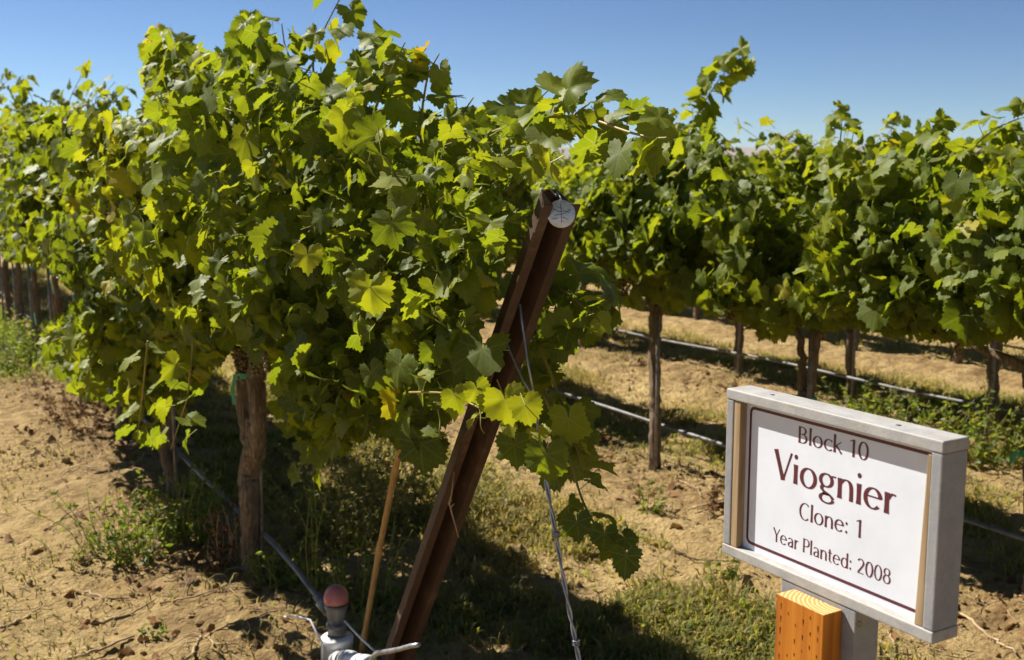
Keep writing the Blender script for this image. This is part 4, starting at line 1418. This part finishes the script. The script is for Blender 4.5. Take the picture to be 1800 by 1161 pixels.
def strip_keep(xr, lo, hi, dens=1.0, seed=0, soft=.25):
    def f(X, Y, r_):
        d = X - xr
        e = np.clip((d - lo) / soft, 0, 1) * np.clip((hi - d) / soft, 0, 1)
        nz = vnoise(np.column_stack([X, Y]), 1.9, 50 + seed) + .5 * vnoise(np.column_stack([X, Y]), 5.2, 51 + seed)
        return r_.random(len(X)) < dens * e * np.clip(.55 + 1.25 * nz, 0.03, 1)
    return f


gt = lambda X, Y, r_: r_.normal(.88, .17, len(X)) + .28 * vnoise(np.column_stack([X, Y]), 1.4, 61)
tag(grass_strip("grass", 1.35, 3.7, 2.2, 9.5, 190000, M['weed'], .12, strip_keep(1.37, .05, 2.0, 1, 0, .5), gt, 71), kind="stuff")
tag(grass_strip("grass", 4.1, 6.1, 1.5, 11, 120000, M['weed'], .11, strip_keep(4.14, .15, 1.6, .9, 1, .4), gt, 72), kind="stuff")
tag(grass_strip("grass", 6.5, 8.4, 1.5, 13, 100000, M['weed'], .12, strip_keep(6.55, .1, 1.6, .9, 2, .4), gt, 73), kind="stuff")
tag(grass_strip("grass", 8.9, 16, 1.5, 22, 70000, M['weed'], .14, lambda X, Y, r_: r_.random(len(X)) < .6 * np.clip(.6 + vnoise(np.column_stack([X, Y]), .9, 88), 0, 1), gt, 74), kind="stuff")
tag(grass_strip("grass", 1.5, 4.0, 9, 24, 60000, M['weed'], .15, strip_keep(1.37, .1, 2.5, .9, 3, .4), gt, 75), kind="stuff")
tag(grass_strip("grass", -.4, 1.4, 9.3, 18, 26000, M['weed'], .2, lambda X, Y, r_: r_.random(len(X)) < np.clip((X - .25) / .7, 0, 1) * np.clip((Y - 10.2) / 1.5, 0, 1), lambda X, Y, r_: r_.normal(.5, .12, len(X)), 76), kind="stuff")
tag(grass_strip("dry_straw", .2, 6.6, 2.2, 10.5, 45000, M['straw'], .07, lambda X, Y, r_: r_.random(len(X)) < .85 * np.clip(.2 + 1.3 * vnoise(np.column_stack([X, Y]), 2.4, 90), 0, 1), lambda X, Y, r_: r_.normal(.7, .2, len(X)), 77, .05), kind="stuff")


def scatter_litter():
    r_ = np.random.default_rng(91)
    n = 9000
    X = r_.uniform(-.1, 8.3, n); Y = r_.uniform(2.2, 11, n)
    band = np.zeros(n)
    for xr in ROWS[:4]: band = np.maximum(band, np.exp(-((X - xr + .12) / .42) ** 2))
    nz = vnoise(np.column_stack([X, Y]), 2.3, 92)
    k = r_.random(n) < (.06 + .8 * band) * np.clip(.35 + 1.3 * nz, .0, 1)
    X, Y = X[k], Y[k]; n = len(X)
    pos = np.column_stack([X, Y, ground_h(X, Y) + .008])
    nr = norm(np.array((0, 0, 1.)) + .55 * r_.standard_normal((n, 3)))
    tp = r_.standard_normal((n, 3))
    me = leaves_mesh("leaf_litter", pos, nr, tp, np.clip(r_.normal(.042, .016, n), .015, .09), np.clip(r_.normal(.45, .25, n), 0, 1), LEAF_MID, M['litter'], False)
    tag(link("leaf_litter", me), kind="stuff")
    # clods of soil
    n = 24000
    X = r_.uniform(-.2, 8, n); Y = r_.uniform(2.2, 10.5, n)
    k = r_.random(n) < np.clip(.35 + 1.2 * vnoise(np.column_stack([X, Y]), 1.8, 93), .04, 1)
    X, Y = X[k], Y[k]; n = len(X)
    s = np.exp(r_.normal(-5.0, .55, n))
    B = ICO1_V
    Vv = B[None] * s[:, None, None] * r_.uniform(.6, 1.3, (n, 1, 3)) * (1 + .22 * r_.standard_normal((n, len(B), 1)))
    Vv = Vv + np.column_stack([X, Y, ground_h(X, Y) + s * .25])[:, None]
    T = (ICO1_T[None] + np.arange(n)[:, None, None] * len(B)).reshape(-1, 3)
    tag(link("soil_clods", mesh_np("soil_clods", Vv.reshape(-1, 3), T, M['ground'], None, False)), kind="stuff")
    # short bits of twig and straw lying about
    mb = MB(); n = 6500
    for _ in range(n):
        x = r_.uniform(0, 7.8); y = r_.uniform(2.4, 10)
        if r_.random() > .35 + .65 * max(math.exp(-((x - xr) / .5) ** 2) for xr in ROWS[:4]): continue
        a = r_.uniform(0, 6.28); l_ = r_.uniform(.03, .12)
        q = np.column_stack([x + np.cos(a) * l_ * np.array([0, .5, 1]) + r_.normal(0, .006, 3), y + np.sin(a) * l_ * np.array([0, .5, 1]) + r_.normal(0, .006, 3), np.zeros(3)])
        q[:, 2] = ground_h(q[:, 0], q[:, 1]) + .004 + r_.uniform(0, .012, 3)
        mb.tube(q, r_.uniform(.0012, .0028), 4, cap=False)
    tag(mb.build("twig_litter", M['drycane'], None), kind="stuff")


scatter_litter()


def cane(pxpts, r, label):
    pts = []
    for a, b in pxpts:
        q = on_z(a, b, .03)
        q = on_z(a, b, float(ground_h(q[:1], q[1:2])[0]) + r + .004)
        pts.append(q)
    pts = np.array(pts)
    t = np.linspace(0, len(pts) - 1, 16)
    sm = np.column_stack([np.interp(t, np.arange(len(pts)), pts[:, k]) for k in range(3)])
    for _ in range(2): sm[1:-1] = .5 * sm[1:-1] + .25 * (sm[:-2] + sm[2:])
    sm += .004 * rng.standard_normal(sm.shape) * [1, 1, .4]
    sm[:, 2] = np.maximum(sm[:, 2], ground_h(sm[:, 0], sm[:, 1]) + r * .7)
    mb = MB(); mb.tube(sm, np.linspace(r, r * .55, 16), 7)
    return tag(mb.build("dry_cane", M['drycane'], None), label, "dry cane", "dry pruned canes lying on the soil")


cane([(80, 932), (110, 910), (140, 888)], .007, "short dry cane lying among small weeds on the left sandy path")
cane([(165, 1100), (230, 1080), (276, 1052)], .006, "slim curved dry cane on the sand below the left weed patch")
cane([(115, 1160), (180, 1140), (236, 1118)], .007, "dark dry cane on the sand at the bottom left")
cane([(280, 1060), (340, 1050), (400, 1028)], .005, "pale dry cane running up to the thick trunk's foot")
cane([(0, 1105), (40, 1090), (70, 1068)], .006, "dry cane at the lower left corner of the soil")
cane([(150, 1040), (185, 1052), (225, 1052)], .005, "little pale cane beside brown leaf litter on the sand")
cane([(245, 910), (275, 912), (290, 924)], .006, "pale bent cane inside the left weed patch")
cane([(330, 1160), (345, 1138), (352, 1118)], .007, "pale upright-looking cane stub at the bottom of the sand")
cane([(365, 1120), (400, 1098), (450, 1085), (500, 1070)], .005, "long arched dry cane left of the red-capped riser")
cane([(362, 1118), (380, 1132), (420, 1132)], .005, "short kinked cane just below the arched one")
cane([(1195, 845), (1225, 860), (1235, 872)], .006, "pale kinked cane to the right of the single straight trunk")
cane([(1180, 965), (1230, 985), (1300, 985)], .006, "pale dry cane on the sand left of the sign")
cane([(1690, 1080), (1740, 1120), (1790, 1150)], .007, "pale dry cane at the lower right beside the sign")
cane([(1560, 1110), (1575, 1135), (1572, 1170)], .006, "pale dry cane right of the grey sign support")
cane([(1215, 895), (1260, 880), (1300, 872)], .005, "thin brown cane in the litter left of the sign")
cane([(1010, 830), (1060, 800), (1100, 790)], .005, "thin dark cane near the single straight trunk's foot")


def weed(name, pos, n_stem, h, spread, tint, leaf, label, cat, group=None, mat='weed', nl=14, seed=0, stemmat=None, upright=.6):
    r_ = np.random.default_rng(seed)
    x0, y0 = pos[0], pos[1]
    z0 = float(ground_h(np.array([x0]), np.array([y0]))[0])
    root = empty(name, (x0, y0, z0), label, cat, group)
    mb = MB(); Pp = []; Nn = []; Tt = []; Ss = []; Cc = []
    for s in range(n_stem):
        a = r_.uniform(0, 6.28); ro = spread * math.sqrt(r_.random()); hh = h * r_.uniform(.55, 1.05)
        bx = x0 + math.cos(a) * ro * .6; by = y0 + math.sin(a) * ro * .6
        bz = float(ground_h(np.array([bx]), np.array([by]))[0])
        tx_ = x0 + math.cos(a) * ro * (1 + (1 - upright)); ty_ = y0 + math.sin(a) * ro * (1 + (1 - upright))
        q = np.array([(bx, by, bz - .02), (bx * .6 + tx_ * .4 + r_.normal(0, .02), by * .6 + ty_ * .4 + r_.normal(0, .02), bz + hh * .5), (tx_ + r_.normal(0, .03), ty_ + r_.normal(0, .03), bz + hh)])
        t = np.linspace(0, 2, 9); sm = np.column_stack([np.interp(t, [0, 1, 2], q[:, k]) for k in range(3)])
        sm[1:-1] = .5 * sm[1:-1] + .25 * (sm[:-2] + sm[2:])
        mb.tube(sm, np.linspace(.0030, .0012, 9), 5, cap=False)
        for k in range(nl):
            f = r_.uniform(.12, 1.0); i = min(8, int(f * 8.99)); p = sm[i]
            d = norm(r_.standard_normal(3) * [1, 1, .5]); sz = leaf * r_.uniform(.5, 1.2) * (1.15 - .5 * f)
            Pp.append(p + d * sz * .6); Nn.append(norm(np.array((0, 0, .8)) + .7 * r_.standard_normal(3))); Tt.append(d + np.array((0, 0, .2))); Ss.append(sz); Cc.append(tint + r_.normal(0, .12))
    mb.build("stems", M[stemmat or 'petiole'], root)
    lib = WEED_LEAF
    me = leaves_mesh("leaves", np.array(Pp), np.array(Nn), np.array(Tt), np.array(Ss), np.clip(np.array(Cc), 0, 1), lib, M[mat], False)
    link("leaves", me, root)
    return root


def lance(seed):
    r_ = np.random.default_rng(seed)
    y = np.array([-.5, -.2, .15, .5]); w = np.array([.04, .22, .19, .02])
    V = []; c = r_.uniform(-.3, .3)
    for yy, ww in zip(y, w): V += [(-ww, yy, .10 * ww / .2 + c * yy * yy), (0, yy, c * yy * yy), (ww, yy, .10 * ww / .2 + c * yy * yy)]
    Q = []
    for i in range(3):
        for j in range(2): Q.append((3 * i + j, 3 * i + j + 1, 3 * i + j + 4, 3 * i + j + 3))
    return np.array(V), np.array([(0, 1, 4)]), np.array(Q)


WEED_LEAF = [lance(k) for k in range(4)]
gz = lambda a, b: on_z(a, b, .02)
weed("weed_plant", gz(255, 985), 26, .32, .20, .44, .048, "green leafy weed patch on the sand left of the thick trunk", "weed", "green weeds", seed=1)
weed("weed_plant", gz(345, 965), 24, .34, .17, .42, .048, "green weeds growing at the left foot of the thick trunk", "weed", "green weeds", seed=2)
weed("weed_plant", gz(195, 970), 15, .34, .2, .46, .04, "sparse spreading weed at the left end of the weed patch", "weed", "green weeds", seed=3, upright=.2)
weed("weed_plant", gz(300, 950), 20, .30, .16, .44, .042, "low weed in the middle of the left weed patch", "weed", "green weeds", seed=13)
weed("weed_plant", gz(110, 1000), 4, .20, .10, .45, .03, "thin sparse weed sprig on the left sandy path", "weed", "green weeds", seed=4, upright=.2, nl=8)
weed("weed_plant", gz(490, 1050), 12, .20, .12, .40, .05, "bright low weed at the right foot of the thick trunk", "weed", "green weeds", seed=5)
weed("weed_plant", gz(555, 1075), 5, .62, .06, .40, .045, "tall upright weed in the shade behind the red-capped riser", "weed", "green weeds", seed=6, nl=18)
weed("weed_plant", gz(620, 1090), 9, .28, .09, .38, .05, "round-leaved weed between the riser and the bamboo stake", "weed", "green weeds", seed=7)
weed("weed_plant", gz(680, 1080), 8, .38, .12, .40, .035, "slim weed in the shade left of the steel post's foot", "weed", "green weeds", seed=14)
weed("weed_plant", gz(275, 1123), 4, .07, .03, .42, .03, "tiny green seedling on the bottom sand", "weed", "green weeds", seed=8)
weed("weed_plant", gz(1140, 900), 7, .20, .12, .48, .04, "small yellow-green weed below the single straight trunk", "weed", "green weeds", seed=9)
weed("weed_plant", gz(1265, 1015), 9, .14, .13, .50, .035, "low weed clump on the sand at the sign's left side", "weed", "green weeds", seed=10)
for k, (a, b, lb) in enumerate([(1575, 765, "green leafy weed bush above the sign's top edge"), (1655, 795, "green leafy weed bush around the third-row trunk's foot"), (1725, 812, "green leafy weed bush right of the sign's top corner"), (1520, 738, "lower green weed bush left of the third-row weed patch"), (1785, 815, "green leafy weed bush at the right edge of the view")]):
    weed("weed_bush", gz(a, b), 20, .44 if k in (1, 2) else .30, .34, .56, .065, lb, "weed", "weed bushes of the third row", seed=20 + k, nl=14)
for k, (a, b, hh, lb) in enumerate([(640, 925, .50, "pale yellow dry shrub behind the bamboo stake"), (720, 930, .42, "pale yellow dry shrub touching the steel post's left side"), (590, 960, .38, "dry greenish shrub deep in the shade left of the bamboo stake"), (790, 900, .30, "low dry shrub behind the steel post")]):
    weed("dry_shrub", gz(a, b), 46, hh, .34, .42, .034, lb, "shrub", "dry shrubs between the first rows", mat='straw', seed=30 + k, nl=30)
weed("dead_weed", gz(400, 1010), 12, .33, .09, .45, .045, "reddish brown dead weed leaning on the thick trunk's left side", "dead weed", "dead weeds", mat='litter', seed=40, stemmat='drycane')
weed("dead_weed", gz(125, 745), 16, .30, .22, .5, .05, "orange brown dead weed under the left canopy edge", "dead weed", "dead weeds", mat='litter', seed=41, stemmat='drycane')
weed("dead_weed", gz(160, 770), 12, .26, .2, .5, .045, "dead brown weed beside the orange one at the left", "dead weed", "dead weeds", mat='litter', seed=42, stemmat='drycane')
weed("dead_weed", gz(1250, 905), 14, .16, .22, .5, .045, "heap of brown dead leaves and stems left of the sign", "dead weed", "dead weeds", mat='litter', seed=43, stemmat='drycane')
for k, (a, b) in enumerate([(30, 620), (75, 640), (10, 660)]):
    weed("weed_bush", gz(a, b), 22, .42, .3, .5, .06, ["green weeds below the far left trunks", "green weeds right of the far left trunks", "green weeds at the left picture edge"][k], "weed", "weeds at the far left", seed=50 + k)

# teal bits of tape by the far left trunks
for (a, b, x, h_, lb) in [(92, 490, 1.30, .13, "teal plastic strip on the stake under the left canopy"), (62, 550, 1.28, .12, "teal plastic strip lower down beside the far left trunks")]:
    p = on_x(a, b, x)
    mb = MB(); w = .022
    V = [(p[0], p[1] - w, p[2] - h_), (p[0], p[1] + w, p[2] - h_), (p[0] - .01, p[1] + w, p[2]), (p[0] - .012, p[1] - w, p[2] + .01), (p[0] + .003, p[1] - w, p[2] - h_), (p[0] + .003, p[1] + w, p[2] - h_), (p[0] - .007, p[1] + w, p[2]), (p[0] - .009, p[1] - w, p[2] + .01)]
    mb.add(V, None, [(0, 1, 2, 3), (5, 4, 7, 6), (0, 3, 7, 4), (1, 5, 6, 2), (3, 2, 6, 7), (0, 4, 5, 1)])
    tag(mb.build("plastic_strip", M['teal'], None, smooth=False), lb, "plastic strip", "teal plastic strips")

# ------------------------------------------------------------------ air
def make_haze():
    bm = bmesh.new(); bmesh.ops.create_cube(bm, size=1.0)
    for v in bm.verts: v.co = Vector((v.co.x * 13000 + 500, v.co.y * 13000 + 1000, -3 if v.co.z < 0 else 96))
    me = bpy.data.meshes.new("haze"); bm.to_mesh(me); bm.free()
    m, nt, out = mat_new("pale_air"); n = N(nt)
    pv = n("ShaderNodeVolumePrincipled", ins={'Color': (.80, .84, .92, 1), 'Density': .00008, 'Anisotropy': .2})
    nt.links.new(pv.outputs[0], out.inputs['Volume'])
    me.materials.append(m)
    return tag(link("haze", me), kind="stuff")


HAZE = True
if HAZE: make_haze()
